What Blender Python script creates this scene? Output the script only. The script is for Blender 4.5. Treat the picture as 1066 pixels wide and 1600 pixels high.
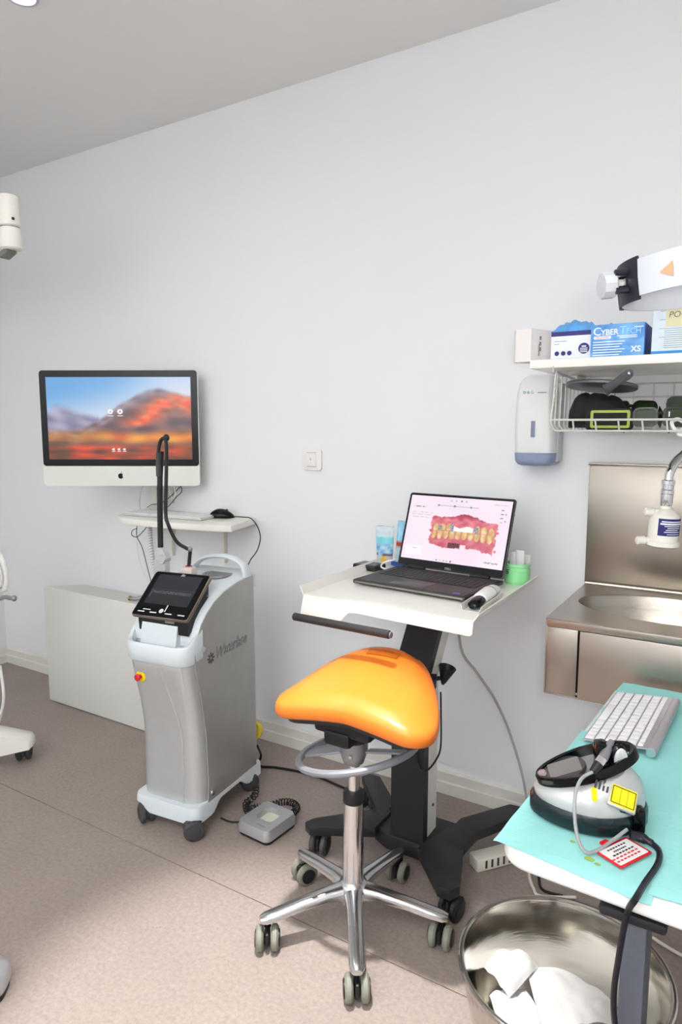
import bpy, bmesh, math, random
from mathutils import Vector, Matrix, noise as mnoise
random.seed(7)
V = Vector
PI = math.pi
for o in list(bpy.data.objects): bpy.data.objects.remove(o)
S = bpy.context.scene
COL = S.collection

# ------------------------------------------------------------------ camera
F_PX, CX, CY, CAM_H, PITCH, YAW = 1070.0, 533.0, 800.0, 1.3, math.radians(7.24), math.radians(31.6)
cd = bpy.data.cameras.new('camera'); cam = bpy.data.objects.new('camera', cd); COL.objects.link(cam)
cd.sensor_fit = 'VERTICAL'; cd.sensor_height = 36.0; cd.lens = 36.0*F_PX/1600.0
cd.clip_start = 0.02
CAM = Vector((0, 0, CAM_H))
FWD = Vector((-math.sin(YAW)*math.cos(PITCH), math.cos(YAW)*math.cos(PITCH), -math.sin(PITCH)))
RGT = Vector((math.cos(YAW), math.sin(YAW), 0)); UPV = RGT.cross(FWD)
cam.location = CAM; cam.rotation_euler = (PI/2-PITCH, 0, YAW)
S.camera = cam

# ------------------------------------------------------------------ world, exposure, flash
w = bpy.data.worlds.new('world'); S.world = w; w.use_nodes = True
w.node_tree.nodes['Background'].inputs[0].default_value = (0.9, 0.93, 1, 1)
w.node_tree.nodes['Background'].inputs[1].default_value = 0.3
S.view_settings.view_transform = 'Standard'; S.view_settings.look = 'None'
S.view_settings.gamma = 1; S.view_settings.use_curve_mapping = False
S.view_settings.exposure = -0.14
def lamp(name, kind, loc, energy, color=(1, 1, 1), size=.05, parent=None, **k):
    l = bpy.data.lights.new(name, kind); l.energy = energy; l.color = color
    if kind == 'AREA': l.size = size
    else: l.shadow_soft_size = size
    for a, b in k.items(): setattr(l, a, b)
    o = bpy.data.objects.new(name, l); COL.objects.link(o); o.location = loc
    if parent: o.parent = parent
    return o
# the camera's own flash, a hand's breadth right of and above the lens
FLASH_W, BOUNCE_W = 20, 1180
flash_at = CAM+RGT*.06+UPV*.05-FWD*.02
lamp('camera_flash', 'POINT', flash_at, FLASH_W, (1, .985, .97), .022)
# added fill spot, aimed back and up to bounce off rear wall and ceiling
bo = lamp('bounce_fill_spot', 'SPOT', flash_at-FWD*.15+V((0, 0, .1)), BOUNCE_W, (.955, .978, 1), .03, spot_size=math.radians(110), spot_blend=1)
bo.rotation_euler = V((-.75, -1, .85)).to_track_quat('-Z', 'Y').to_euler()
DOWNLIGHT_W, BULB = 8, 9.0

# ------------------------------------------------------------------ pixel -> place
def ray(x, y): return FWD*F_PX + RGT*(x-CX) - UPV*(y-CY)
def PZ(x, y, z): d = ray(x, y); return CAM + d*((z-CAM_H)/d.z)
def PY(x, y, Y): d = ray(x, y); return CAM + d*(Y/d.y)
def PX(x, y, X): d = ray(x, y); return CAM + d*(X/d.x)
def PD(x, y, dep): return CAM + ray(x, y)*(dep/F_PX)

# ------------------------------------------------------------------ materials
def lin(c):
    r = []
    for v in c:
        v /= 255.0
        r.append(v/12.92 if v <= .04045 else ((v+.055)/1.055)**2.4)
    return (*r, 1)
MATS = {}
def M(name, rgb, rough=.5, metal=0.0, var=.04, scale=20, bump=0.0, bscale=200, trans=0, coat=0, ior=1.45, emit=0, alpha=1, aniso=None, sss=0):
    if name in MATS: return MATS[name]
    m = bpy.data.materials.new(name); m.use_nodes = True; nt = m.node_tree; b = nt.nodes['Principled BSDF']
    tc = nt.nodes.new('ShaderNodeTexCoord')
    n = nt.nodes.new('ShaderNodeTexNoise'); n.inputs['Scale'].default_value = scale; n.inputs['Detail'].default_value = 3
    nt.links.new(tc.outputs['Object'], n.inputs['Vector'])
    rp = nt.nodes.new('ShaderNodeValToRGB'); c = lin(rgb)
    rp.color_ramp.elements[0].position = .3; rp.color_ramp.elements[1].position = .7
    rp.color_ramp.elements[0].color = (c[0]*(1-var), c[1]*(1-var), c[2]*(1-var), 1)
    rp.color_ramp.elements[1].color = (min(1, c[0]*(1+var)), min(1, c[1]*(1+var)), min(1, c[2]*(1+var)), 1)
    nt.links.new(n.outputs['Fac'], rp.inputs['Fac']); nt.links.new(rp.outputs['Color'], b.inputs['Base Color'])
    b.inputs['Roughness'].default_value = rough; b.inputs['Metallic'].default_value = metal
    b.inputs['IOR'].default_value = ior; b.inputs['Transmission Weight'].default_value = trans
    b.inputs['Coat Weight'].default_value = coat; b.inputs['Alpha'].default_value = alpha
    if sss: b.inputs['Subsurface Weight'].default_value = sss
    if emit:
        nt.links.new(rp.outputs['Color'], b.inputs['Emission Color']); b.inputs['Emission Strength'].default_value = emit
    if bump or aniso:
        n2 = nt.nodes.new('ShaderNodeTexNoise'); n2.inputs['Scale'].default_value = bscale; n2.inputs['Detail'].default_value = 2
        src = tc.outputs['Object']
        if aniso:
            mp = nt.nodes.new('ShaderNodeMapping'); mp.inputs['Scale'].default_value = aniso
            nt.links.new(src, mp.inputs['Vector']); src = mp.outputs['Vector']
        nt.links.new(src, n2.inputs['Vector'])
        bp = nt.nodes.new('ShaderNodeBump'); bp.inputs['Strength'].default_value = bump; bp.inputs['Distance'].default_value = .002
        nt.links.new(n2.outputs['Fac'], bp.inputs['Height']); nt.links.new(bp.outputs['Normal'], b.inputs['Normal'])
    MATS[name] = m; return m
def MVC(name, rough=.4, emit=0.0, attr='Col', spec=.5, bump=0):
    """colour from the mesh's own colour attribute: flat prints, screens"""
    if name in MATS: return MATS[name]
    m = bpy.data.materials.new(name); m.use_nodes = True; nt = m.node_tree; b = nt.nodes['Principled BSDF']
    a = nt.nodes.new('ShaderNodeVertexColor'); a.layer_name = attr
    b.inputs['Roughness'].default_value = rough; b.inputs['Specular IOR Level'].default_value = spec
    if emit:
        b.inputs['Base Color'].default_value = (.01, .01, .012, 1)
        nt.links.new(a.outputs['Color'], b.inputs['Emission Color']); b.inputs['Emission Strength'].default_value = emit
    else: nt.links.new(a.outputs['Color'], b.inputs['Base Color'])
    MATS[name] = m; return m
wallm = M('wall_paint', (238, 239, 241), .55, var=.006, scale=3, bump=.06, bscale=140)
ceilm = M('ceiling_paint', (240, 240, 238), .7, var=.006, scale=2)
basem = M('baseboard_paint', (226, 224, 216), .4, var=.02)
white = M('white_plastic', (236, 236, 234), .32, var=.01)
cream = M('cream_plastic', (236, 231, 218), .35, var=.015)
lac = M('white_lacquer', (240, 238, 230), .28, var=.01, coat=.2)
black = M('black_plastic', (24, 24, 26), .42, var=.15)
blackm = M('black_powder_coat', (34, 35, 38), .5, var=.1, bump=.08, bscale=600)
gloss = M('black_gloss', (6, 6, 8), .12, var=.1, ior=1.33)
rubber = M('dark_grey_rubber', (64, 64, 66), .6, var=.1)
greytread = M('grey_tread', (128, 128, 116), .6, var=.06)
chrome = M('chrome', (222, 222, 224), .09, 1, var=.02)
alu = M('polished_aluminium', (205, 205, 206), .2, 1, var=.03)
satin = M('satin_grey_metal', (150, 152, 156), .38, .7, var=.04)
steel = M('brushed_steel', (168, 161, 151), .27, 1, var=.04, scale=6, bump=.12, bscale=60, aniso=(2, 2, 40))
steelh = M('brushed_steel_sheet', (168, 160, 150), .3, 1, var=.04, scale=6, bump=.1, bscale=60, aniso=(1.5, 1.5, 60))
silverp = M('silver_paint', (196, 198, 198), .34, .45, var=.02)
pewter = M('pewter_panel', (172, 171, 167), .36, .5, var=.03)
bluewhite = M('pale_blue_grey_plastic', (214, 222, 226), .3, var=.015)
wire = M('coated_wire', (205, 204, 200), .35, .3, var=.03)
paperm = M('white_paper', (222, 221, 220), .7, var=.02)
redm = M('red_plastic', (205, 26, 40), .4, var=.05)
yellowm = M('yellow_label', (236, 214, 20), .45, var=.04)
navy = M('navy_print', (34, 28, 110), .5, var=.03)
ink = M('black_ink', (22, 22, 24), .6, var=.03)
whiteink = M('white_ink', (244, 246, 250), .6, var=.01)

# ------------------------------------------------------------------ geometry: each returns (verts, faces)
def join(*gs):
    vs, fs = [], []
    for g in gs:
        k = len(vs); vs += list(g[0]); fs += [tuple(i+k for i in f) for f in g[1]]
    return vs, fs
def xf(g, m): return [m @ V(v) for v in g[0]], g[1]
def T(x, y, z): return Matrix.Translation((x, y, z))
def R(a, ax='Z'): return Matrix.Rotation(a, 4, ax)
def frame(o, x, y):
    x = V(x).normalized(); z = x.cross(V(y)).normalized(); y = z.cross(x)
    m = Matrix((x, y, z)).transposed().to_4x4(); m.translation = V(o); return m
def from_bm(bm):
    bm.verts.index_update()
    g = [v.co.copy() for v in bm.verts], [tuple(v.index for v in f.verts) for f in bm.faces]
    bm.free(); return g
def box(s, c=(0, 0, 0), bev=0, seg=2, m=None):
    bm = bmesh.new(); bmesh.ops.create_cube(bm, size=1)
    bmesh.ops.scale(bm, vec=V(s), verts=bm.verts); bmesh.ops.translate(bm, vec=V(c), verts=bm.verts)
    if bev: bmesh.ops.bevel(bm, geom=list(bm.edges), offset=bev, segments=seg, profile=.5, affect='EDGES')
    g = from_bm(bm); return xf(g, m) if m else g
def boxb(x0, x1, y0, y1, z0, z1, bev=0, seg=2):
    return box((x1-x0, y1-y0, z1-z0), ((x0+x1)/2, (y0+y1)/2, (z0+z1)/2), bev, seg)
def loft(rings, cap=True, closed=False):
    n = len(rings[0]); vs = [V(p) for r in rings for p in r]; fs = []
    m = len(rings)
    for i in range(m if closed else m-1):
        a, b = i*n, ((i+1) % m)*n
        for j in range(n): k = (j+1) % n; fs.append((a+j, a+k, b+k, b+j))
    if cap and not closed: fs.append(tuple(reversed(range(n)))); fs.append(tuple((m-1)*n+j for j in range(n)))
    return vs, fs
def smooth(pts, k=6, closed=False):
    pts = [V(p) for p in pts]; n = len(pts); out = []
    for i in range(n if closed else n-1):
        if closed: p0, p1, p2, p3 = pts[i-1], pts[i], pts[(i+1) % n], pts[(i+2) % n]
        else: p0, p1, p2, p3 = pts[max(i-1, 0)], pts[i], pts[i+1], pts[min(i+2, n-1)]
        for s in range(k):
            t = s/k
            out.append(.5*((2*p1)+(p2-p0)*t+(2*p0-5*p1+4*p2-p3)*t*t+(3*p1-p0-3*p2+p3)*t**3))
    if not closed: out.append(pts[-1])
    return out
def tube(pts, r, n=8, sm=0, closed=False):
    pts = smooth(pts, sm, closed) if sm else [V(p) for p in pts]
    L = len(pts); rs = r if isinstance(r, (list, tuple)) else None
    rings = []; nrm = None
    for i, p in enumerate(pts):
        if closed: t = pts[(i+1) % L]-pts[i-1]
        else: t = pts[min(i+1, L-1)]-pts[max(i-1, 0)]
        t.normalize()
        if nrm is None:
            nrm = t.cross(V((0, 0, 1)))
            if nrm.length < .1: nrm = t.cross(V((1, 0, 0)))
        nrm = (nrm - t*nrm.dot(t)).normalized(); bn = t.cross(nrm)
        rr = rs[min(len(rs)-1, int(round(i*(len(rs)-1)/(L-1))))] if rs else r
        rings.append([p+(nrm*math.cos(2*PI*j/n)+bn*math.sin(2*PI*j/n))*rr for j in range(n)])
    return loft(rings, closed=closed)
def lathe(prof, n=28, m=None, cap=True):
    rings = [[V((r*math.cos(2*PI*j/n), r*math.sin(2*PI*j/n), z)) for j in range(n)] for r, z in prof]
    g = loft(rings, cap); return xf(g, m) if m else g
def cyl(p, q, r, n=20, bev=0):
    p, q = V(p), V(q); d = q-p; L = d.length
    m = d.to_track_quat('Z', 'Y').to_matrix().to_4x4(); m.translation = p
    b = bev or min(r, L)*.12
    return lathe([(r-b, 0), (r, b), (r, L-b), (r-b, L)], n, m)
def prism(poly, h, m=None, bev=0):
    bm = bmesh.new(); vs = [bm.verts.new((p[0], p[1], 0)) for p in poly]; f = bm.faces.new(vs)
    r = bmesh.ops.extrude_face_region(bm, geom=[f]); nv = [v for v in r['geom'] if isinstance(v, bmesh.types.BMVert)]
    bmesh.ops.translate(bm, vec=(0, 0, h), verts=nv); bmesh.ops.recalc_face_normals(bm, faces=bm.faces)
    if bev:
        es = [e for e in bm.edges if abs(e.verts[0].co.z-e.verts[1].co.z) < 1e-7]
        bmesh.ops.bevel(bm, geom=es, offset=bev, segments=2, profile=.5, affect='EDGES')
    g = from_bm(bm); return xf(g, m) if m else g
def ringprism(outer, inner, h, m=None):
    """flat plate with a hole; outer and inner have the same number of points"""
    a = [V((p[0], p[1], h)) for p in outer]; b = [V((p[0], p[1], h)) for p in inner]
    c = [V((p[0], p[1], 0)) for p in inner]; d = [V((p[0], p[1], 0)) for p in outer]
    g = loft([a, b, c, d], closed=True); return xf(g, m) if m else g
def rrect(w, h, r, k=5, cx=0, cy=0):
    out = []
    for sx, sy, a in ((1, 1, 0), (-1, 1, 90), (-1, -1, 180), (1, -1, 270)):
        for i in range(k+1):
            t = math.radians(a+90*i/k); out.append((cx+sx*(w/2-r)+r*math.cos(t), cy+sy*(h/2-r)+r*math.sin(t)))
    return out
def ellipse(a, b, n=28, cx=0, cy=0): return [(cx+a*math.cos(2*PI*i/n), cy+b*math.sin(2*PI*i/n)) for i in range(n)]
def ellipsoid(a, b, c, o=(0, 0, 0), n=20, k=10, m=None):
    rings = []
    for i in range(k+1):
        t = -PI/2+PI*(i+.02)/(k+.04); z = c*math.sin(t); s = math.cos(t)
        rings.append([V((a*s*math.cos(2*PI*j/n)+o[0], b*s*math.sin(2*PI*j/n)+o[1], z+o[2])) for j in range(n)])
    g = loft(rings); return xf(g, m) if m else g
def sheet(fn, nx, ny, th=.0008):
    """thin curved sheet: fn(u, v) -> point, given a second side th away"""
    P = [[V(fn(i/nx, j/ny)) for i in range(nx+1)] for j in range(ny+1)]
    def nr(i, j):
        a = P[j][min(i+1, nx)]-P[j][max(i-1, 0)]; b = P[min(j+1, ny)][i]-P[max(j-1, 0)][i]
        return a.cross(b).normalized()
    vs = [P[j][i] for j in range(ny+1) for i in range(nx+1)]
    lo = [P[j][i]-nr(i, j)*th for j in range(ny+1) for i in range(nx+1)]
    k = len(vs); w_ = nx+1; fs = []
    for j in range(ny):
        for i in range(nx):
            a = j*w_+i; fs.append((a, a+1, a+w_+1, a+w_)); fs.append((k+a, k+a+w_, k+a+w_+1, k+a+1))
    for i in range(nx):
        fs.append((i, k+i, k+i+1, i+1)); a = ny*w_+i; fs.append((a, a+1, k+a+1, k+a))
    for j in range(ny):
        a = j*w_; fs.append((a, a+w_, k+a+w_, k+a)); a += nx; fs.append((a, k+a, k+a+w_, a+w_))
    return vs+lo, fs

# ------------------------------------------------------------------ objects
WM = {}
def tag(o, label=None, cat=None, group=None, kind=None):
    if label: o['label'] = label
    if cat: o['category'] = cat
    if group: o['group'] = group
    if kind: o['kind'] = kind
    return o
def thing(name, label, cat, loc=(0, 0, 0), rz=0, group=None):
    o = bpy.data.objects.new(name, None); COL.objects.link(o); o.empty_display_size = .05
    o.location = loc; o.rotation_euler = (0, 0, rz); WM[o] = T(*loc) @ R(rz)
    return tag(o, label, cat, group)
def part(name, g, mat, parent=None, world=True, ang=35, mesh=None):
    """world=True: g is in world coordinates; otherwise in the thing's own frame"""
    if mesh is None:
        vs, fs = g
        if parent is not None and world and parent in WM:
            im = WM[parent].inverted(); vs = [im @ V(v) for v in vs]
        mesh = bpy.data.meshes.new(name); mesh.from_pydata([tuple(v) for v in vs], [], fs); mesh.update()
        bm = bmesh.new(); bm.from_mesh(mesh); bmesh.ops.recalc_face_normals(bm, faces=bm.faces); bm.to_mesh(mesh); bm.free()
        for p in mesh.polygons: p.use_smooth = True
        mesh.set_sharp_from_angle(angle=math.radians(ang))
        mesh.materials.append(mat)
    o = bpy.data.objects.new(name, mesh); COL.objects.link(o)
    if parent is not None: o.parent = parent; WM[o] = WM.get(parent, Matrix())
    return o
def solo(name, g, mat, label, cat, group=None, ang=35):
    """a thing that is one mesh: its origin goes to the middle of its base"""
    vs = [V(v) for v in g[0]]
    c = V(((min(v.x for v in vs)+max(v.x for v in vs))/2, (min(v.y for v in vs)+max(v.y for v in vs))/2, min(v.z for v in vs)))
    o = part(name, ([v-c for v in vs], g[1]), mat, ang=ang); o.location = c
    return tag(o, label, cat, group)
def struct(name, g, mat, label, ang=35):
    o = part(name, g, mat, ang=ang); return tag(o, label, None, kind='structure')
def text(name, s, size, mat, parent, m, ext=.0003, align='CENTER', sx=1.0, shear=0, bold=0):
    c = bpy.data.curves.new(name, 'FONT'); c.body = s; c.size = size; c.extrude = ext; c.align_x = align; c.align_y = 'CENTER'
    c.resolution_u = 3; c.shear = shear; c.offset = bold
    o = bpy.data.objects.new(name, c); COL.objects.link(o)
    bpy.context.view_layer.update()
    me = bpy.data.meshes.new_from_object(o.evaluated_get(bpy.context.evaluated_depsgraph_get()))
    bpy.data.objects.remove(o); bpy.data.curves.remove(c)
    vs = [m @ V((v.co.x*sx, v.co.y, v.co.z)) for v in me.vertices]; fs = [tuple(p.vertices) for p in me.polygons]
    bpy.data.meshes.remove(me)
    return part(name, (vs, fs), mat, parent)
def colgrid(name, m, w_, h_, nx, ny, fn, mat, parent, world=True):
    """a flat w x h print in the frame m (origin its centre), coloured per vertex by fn(u, v) in sRGB 0..255"""
    vs = [m @ V(((i/nx-.5)*w_, (j/ny-.5)*h_, 0)) for j in range(ny+1) for i in range(nx+1)]
    fs = [(j*(nx+1)+i, j*(nx+1)+i+1, (j+1)*(nx+1)+i+1, (j+1)*(nx+1)+i) for j in range(ny) for i in range(nx)]
    o = part(name, (vs, fs), mat, parent, world)
    at = o.data.color_attributes.new('Col', 'FLOAT_COLOR', 'POINT')
    for j in range(ny+1):
        for i in range(nx+1): at.data[j*(nx+1)+i].color = lin(fn(i/nx, j/ny))
    return o
def vcol(o, fn):
    at = o.data.color_attributes.new('Col', 'FLOAT_COLOR', 'POINT')
    for i, v in enumerate(o.data.vertices): at.data[i].color = lin(fn(v.co))
    return o
def clone(src, parent, mat4):
    o = src.copy(); COL.objects.link(o); o.parent = parent; o.matrix_local = mat4; return o
def mix(a, b, t): t = max(0, min(1, t)); return tuple(x+(y-x)*t for x, y in zip(a, b))
def ss(a, b, x): t = max(0, min(1, (x-a)/(b-a))); return t*t*(3-2*t)
def nz(x, y, z=0): return mnoise.noise(V((x, y, z)))

# ================================================================== ROOM
WY, LX, RX, BY, CH = 2.156, -3.5, 1.7, -2.3, 2.513
fm = bpy.data.materials.new('speckled_vinyl'); fm.use_nodes = True
nt = fm.node_tree; b = nt.nodes['Principled BSDF']; tc = nt.nodes.new('ShaderNodeTexCoord')
n1 = nt.nodes.new('ShaderNodeTexNoise'); n1.inputs['Scale'].default_value = 90; n1.inputs['Detail'].default_value = 6; n1.inputs['Roughness'].default_value = .7
n2 = nt.nodes.new('ShaderNodeTexNoise'); n2.inputs['Scale'].default_value = 5; n2.inputs['Detail'].default_value = 4
r1 = nt.nodes.new('ShaderNodeValToRGB'); r1.color_ramp.elements[0].position = .34; r1.color_ramp.elements[1].position = .68
r1.color_ramp.elements[0].color = lin((143, 130, 123)); r1.color_ramp.elements[1].color = lin((164, 150, 142))
r2 = nt.nodes.new('ShaderNodeValToRGB'); r2.color_ramp.elements[0].color = (.86, .85, .85, 1); r2.color_ramp.elements[1].color = (1.06, 1.06, 1.06, 1)
mx = nt.nodes.new('ShaderNodeMixRGB'); mx.blend_type = 'MULTIPLY'; mx.inputs[0].default_value = 1
for n_ in (n1, n2): nt.links.new(tc.outputs['Object'], n_.inputs['Vector'])
nt.links.new(n1.outputs['Fac'], r1.inputs['Fac']); nt.links.new(n2.outputs['Fac'], r2.inputs['Fac'])
nt.links.new(r1.outputs['Color'], mx.inputs[1]); nt.links.new(r2.outputs['Color'], mx.inputs[2]); nt.links.new(mx.outputs['Color'], b.inputs['Base Color'])
b.inputs['Roughness'].default_value = .42; b.inputs['Specular IOR Level'].default_value = .35
seam = M('weld_seam', (120, 104, 98), .6)
floor = struct('floor', boxb(LX-.1, RX+.1, BY-.1, WY+.1, -.08, -.003), seam, 'speckled pinkish beige vinyl floor laid in welded sheets')
SEAM = PZ(500, 1453, 0).y
for y0, y1 in ((BY-.1, SEAM-1.95), (SEAM-1.947, SEAM-.0015), (SEAM+.0015, WY+.1)):
    part('vinyl_sheet', boxb(LX-.1, RX+.1, y0, y1, -.004, 0), fm, floor)
struct('ceiling', boxb(LX-.1, RX+.1, BY-.1, WY+.1, CH, CH+.1), ceilm, 'plain white painted ceiling')
struct('wall_back', boxb(LX-.1, RX+.1, WY, WY+.1, 0, CH), wallm, 'plain white wall behind the equipment')
struct('wall_left', boxb(LX-.1, LX, BY, WY, 0, CH), wallm, 'white side wall at the far left corner')
struct('wall_right', boxb(RX, RX+.1, BY, WY, 0, CH), wallm, 'white side wall to the right')
struct('wall_front', boxb(LX, RX, BY-.1, BY, 0, CH), wallm, 'white wall behind the viewer')
def baseb(name, a, b_, nrm, label):
    a, b_, nrm = V(a), V(b_), V(nrm)
    prof = [(0, 0), (.016, 0), (.016, .042), (.011, .046), (.011, .078), (.007, .083), (0, .083)]
    o = struct(name, loft([[p+nrm*q[0]+V((0, 0, q[1])) for q in prof] for p in (a, b_)]), basem, label, ang=20); return o
baseb('baseboard_back', (LX, WY, 0), (RX, WY, 0), (0, -1, 0), 'cream painted stepped baseboard along the white wall')
baseb('baseboard_left', (LX, BY, 0), (LX, WY, 0), (1, 0, 0), 'cream painted baseboard along the left side wall')

# downlights in the ceiling: one in view, its neighbours out of the frame
bulbm = M('downlight_bulb', (255, 250, 240), .4, var=0, emit=BULB)
trimm = M('downlight_trim', (196, 198, 214), .35, .3)
def downlight(x, y, label, watts=DOWNLIGHT_W, cone=165, size=.04):
    t = thing('ceiling_downlight', label, 'downlight', (x, y, CH), 0, 'ceiling downlights')
    part('trim_ring', lathe([(.047, 0), (.048, -.004), (.045, -.008), (.037, -.008), (.034, -.002), (.034, 0)], 32), trimm, t, False)
    part('bulb', lathe([(.0335, -.001), (.033, -.003), (.0, -.003)], 32, cap=False), bulbm, t, False)
    lamp('downlight_lamp', 'SPOT', (0, 0, -.012), watts, (1, .985, .965), size, t, spot_size=math.radians(cone), spot_blend=1 if cone > 60 else .6)
downlight(*PZ(34, -8, CH).xy, 'round recessed ceiling downlight, the one lit at the upper left of the picture')
for i, (x, y, wt) in enumerate(((-.80, 1.01, 54), (-1.92, 0, 1), (-.72, -.1, 1), (.55, -.1, 1), (-.72, -1.5, 1), (.55, -1.5, 1), (-3.0, 0, 1))):
    downlight(x, y, 'recessed ceiling downlight out of the frame overhead', DOWNLIGHT_W*wt, 34 if wt > 1 else 165)

# light switch
sc = PY(489, 718, WY)
t = thing('light_switch', 'square white rocker light switch on the bare wall', 'light switch', (sc.x, WY, sc.z-.042))
fr = frame((sc.x, WY, sc.z), (1, 0, 0), (0, 0, 1))
swm = M('switch_plastic', (240, 236, 234), .35, var=.01)
part('plate', prism(rrect(.086, .084, .012), .009, fr, .003), swm, t)
rk = part('rocker', box((.044, .05, .006), (0, 0, .010), .002, m=fr @ R(.05, 'X')), swm, t)
part('gap_line', join(box((.043, .0016, .002), (0, .0265, .0085), m=fr), box((.043, .0016, .002), (0, -.0265, .0085), m=fr)), satin, t)
part('symbol', box((.002, .009, .001), (-.002, .002, .0135), m=fr), satin, rk)

# boxed-in casing on the wall, left of the laser
t = thing('pipe_casing', 'low white boxed-in panel with a sloping top against the wall', 'panel', (-2.5, WY, 0))
cas = M('casing_paint', (226, 226, 220), .5, var=.01, scale=5)
zf = .548; pr_ = [(1.937, .004), (1.937, zf), (1.945, zf+.008), (WY-.001, .60), (WY-.001, .004)]
part('front_panel', boxb(-2.815, -1.95, 1.930, 1.945, .004, zf, .003), cas, t)
part('top_panel', loft([[V((x, 1.932, zf-.006)), V((x, 1.934, zf+.006)), V((x, WY-.001, .518)), V((x, WY-.001, .506))] for x in (-2.812, -1.95)]), cas, t, ang=20)
part('side_panel', loft([[V((x, 1.945, .004)), V((x, 1.945, zf)), V((x, WY-.018, .510)), V((x, WY-.018, .004))] for x in (-2.812, -2.797)]), cas, t, ang=20)

# ================================================================== casters (shared shape)
def make_caster(parent, loc, r, rz, wm, cm, tw=.018, gap=.022, stem=.02):
    """twin-wheel caster whose wheel rests at loc.z=0: fork part with two wheels as its children"""
    m = T(*loc) @ R(rz)
    fork = join(box((gap*.8, r*1.5, r*1.3), (0, 0, r*1.15), r*.3, 2), cyl((0, r*.5, r*1.6), (0, r*.5, r*2+stem), .009, 12))
    f = part('caster', xf(fork, m), cm, parent)
    for s in (-1, 1):
        x = s*(gap*.5+tw*.5)
        wl = part('wheel', xf(lathe([(r*.2, -tw/2), (r*.82, -tw/2), (r, -tw*.25), (r, tw*.25), (r*.82, tw/2), (r*.2, tw/2)], 24, T(x, 0, r) @ R(PI/2, 'Y')), m), wm, f)
        part('hub_cap', xf(lathe([(r*.66, 0), (r*.66, .002), (r*.55, .0035), (.001, .0035)], 20, T(s*(gap*.5+tw), 0, r) @ R(s*PI/2, 'Y')), m), cm, f)
    return f

# ================================================================== SADDLE STOOL
SX, SY = -.83, 1.41
t = thing('saddle_stool', 'orange saddle stool on a polished five-star base with casters', 'stool', (SX, SY, 0))
orange = M('orange_vinyl', (226, 122, 40), .36, var=.025, scale=14, bump=.05, bscale=500)
brown = M('brown_patch', (176, 92, 12), .5)
def seat_outline(a):
    # across = x, depth = y (far = +y): wide lobes near the viewer, a narrow pommel far away
    c, s = math.cos(a), math.sin(a)
    pts = [(.0, -.130), (.09, -.140), (.160, -.143), (.196, -.118), (.207, -.072), (.187, -.005), (.150, .060), (.105, .118), (.055, .160), (.0, .172)]
    return pts
half = smooth([(x, y, 0) for x, y in seat_outline(0)], 4)
outl = [(p.x, p.y) for p in half] + [(-p.x, p.y) for p in reversed(half[1:-1])]
def seat_z(x, y):
    r_ = abs(x)/.235
    return .682 + .040*ss(-.06, .12, y)*(1-ss(.13, .18, y)*.3) - .036*r_**1.6 - .013*ss(-.02, -.14, y)*(1-r_*.5)
rings = []
for k in range(1, 11):
    q = k/10; rings.append([V((x*q*.965, y*q*.965+.0*(1-q), seat_z(x*q, y*q)-.016*ss(.75, 1.0, q))) for x, y in outl])
for sc_, dz in ((.992, -.027), (1.0, -.040), (.985, -.052), (.94, -.058), (.7, -.050), (.3, -.06)):
    rings.append([V((x*sc_, y*sc_, seat_z(x, y)*.0 + max(seat_z(x*min(1, sc_), y*min(1, sc_)), .0)+dz)) for x, y in outl])
sm_ = T(SX+.044, SY-.005, .005) @ R(math.radians(3))
part('seat', xf(loft(rings), sm_), orange, t, ang=70)
part('seat_shell', xf(loft([[V((x*s1, y*s1, seat_z(x*s1, y*s1)+dz)) for x, y in outl] for s1, dz in ((.90, -.055), (.86, -.072), (.5, -.085), (.3, -.095))]), sm_), black, t, ang=60)
part('brand_patch', xf(sheet(lambda u, v: ((u-.5)*.085, .072+v*.024, seat_z((u-.5)*.085, .072+v*.024)+.0035), 10, 3, .001), sm_), brown, t)
part('tilt_mechanism', join(box((.16, .13, .05), (SX, SY, .570), .012), box((.075, .12, .04), (SX-.01, SY-.01, .540), .01), cyl((SX, SY, .535), (SX, SY, .515), .038)), black, t)
part('hub', lathe([(.018, .452), (.026, .458), (.036, .488), (.037, .535), (.03, .536)], 28, T(SX, SY, 0)), satin, t)
part('hub_bolt', cyl((SX+.012, SY-.034, .488), (SX+.013, SY-.040, .488), .005, 10), alu, t)
rm_ = T(SX+.012, SY+.0, .490) @ R(math.radians(-13), 'Y') @ R(math.radians(-2), 'X')
rp_ = [rm_ @ V((.150*math.cos(a), .150*math.sin(a), 0)) for a in [2*PI*i/48 for i in range(48)]]
ringm = M('grey_ring_lever', (140, 142, 148), .4, .35)
part('lever_ring', tube(rp_, .0095, 10, closed=True), ringm, t)
part('lever_paddle', xf(prism([(-.03, -.012), (-.03, .02), (-.09, .035), (-.15, .02), (-.15, -.045), (-.125, -.05)], .006, T(0, 0, -.004), .002), rm_), ringm, t)
part('lever_spoke', xf(prism([(.03, -.012), (.03, .014), (.152, .012), (.152, -.012)], .006, T(0, 0, -.004), .002), rm_), ringm, t)
part('gas_rod', cyl((SX, SY, .34), (SX, SY, .465), .0155), chrome, t)
part('collar', lathe([(.016, .382), (.025, .38), (.027, .374), (.027, .352), (.024, .348)], 28, T(SX, SY, 0)), black, t)
part('column', lathe([(.027, .085), (.0265, .09), (.0255, .35), (.024, .352)], 32, T(SX, SY, 0)), chrome, t)
part('star_hub', lathe([(.03, .082), (.04, .088), (.042, .118), (.034, .132), (.027, .138)], 32, T(SX, SY, 0)), alu, t)
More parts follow.
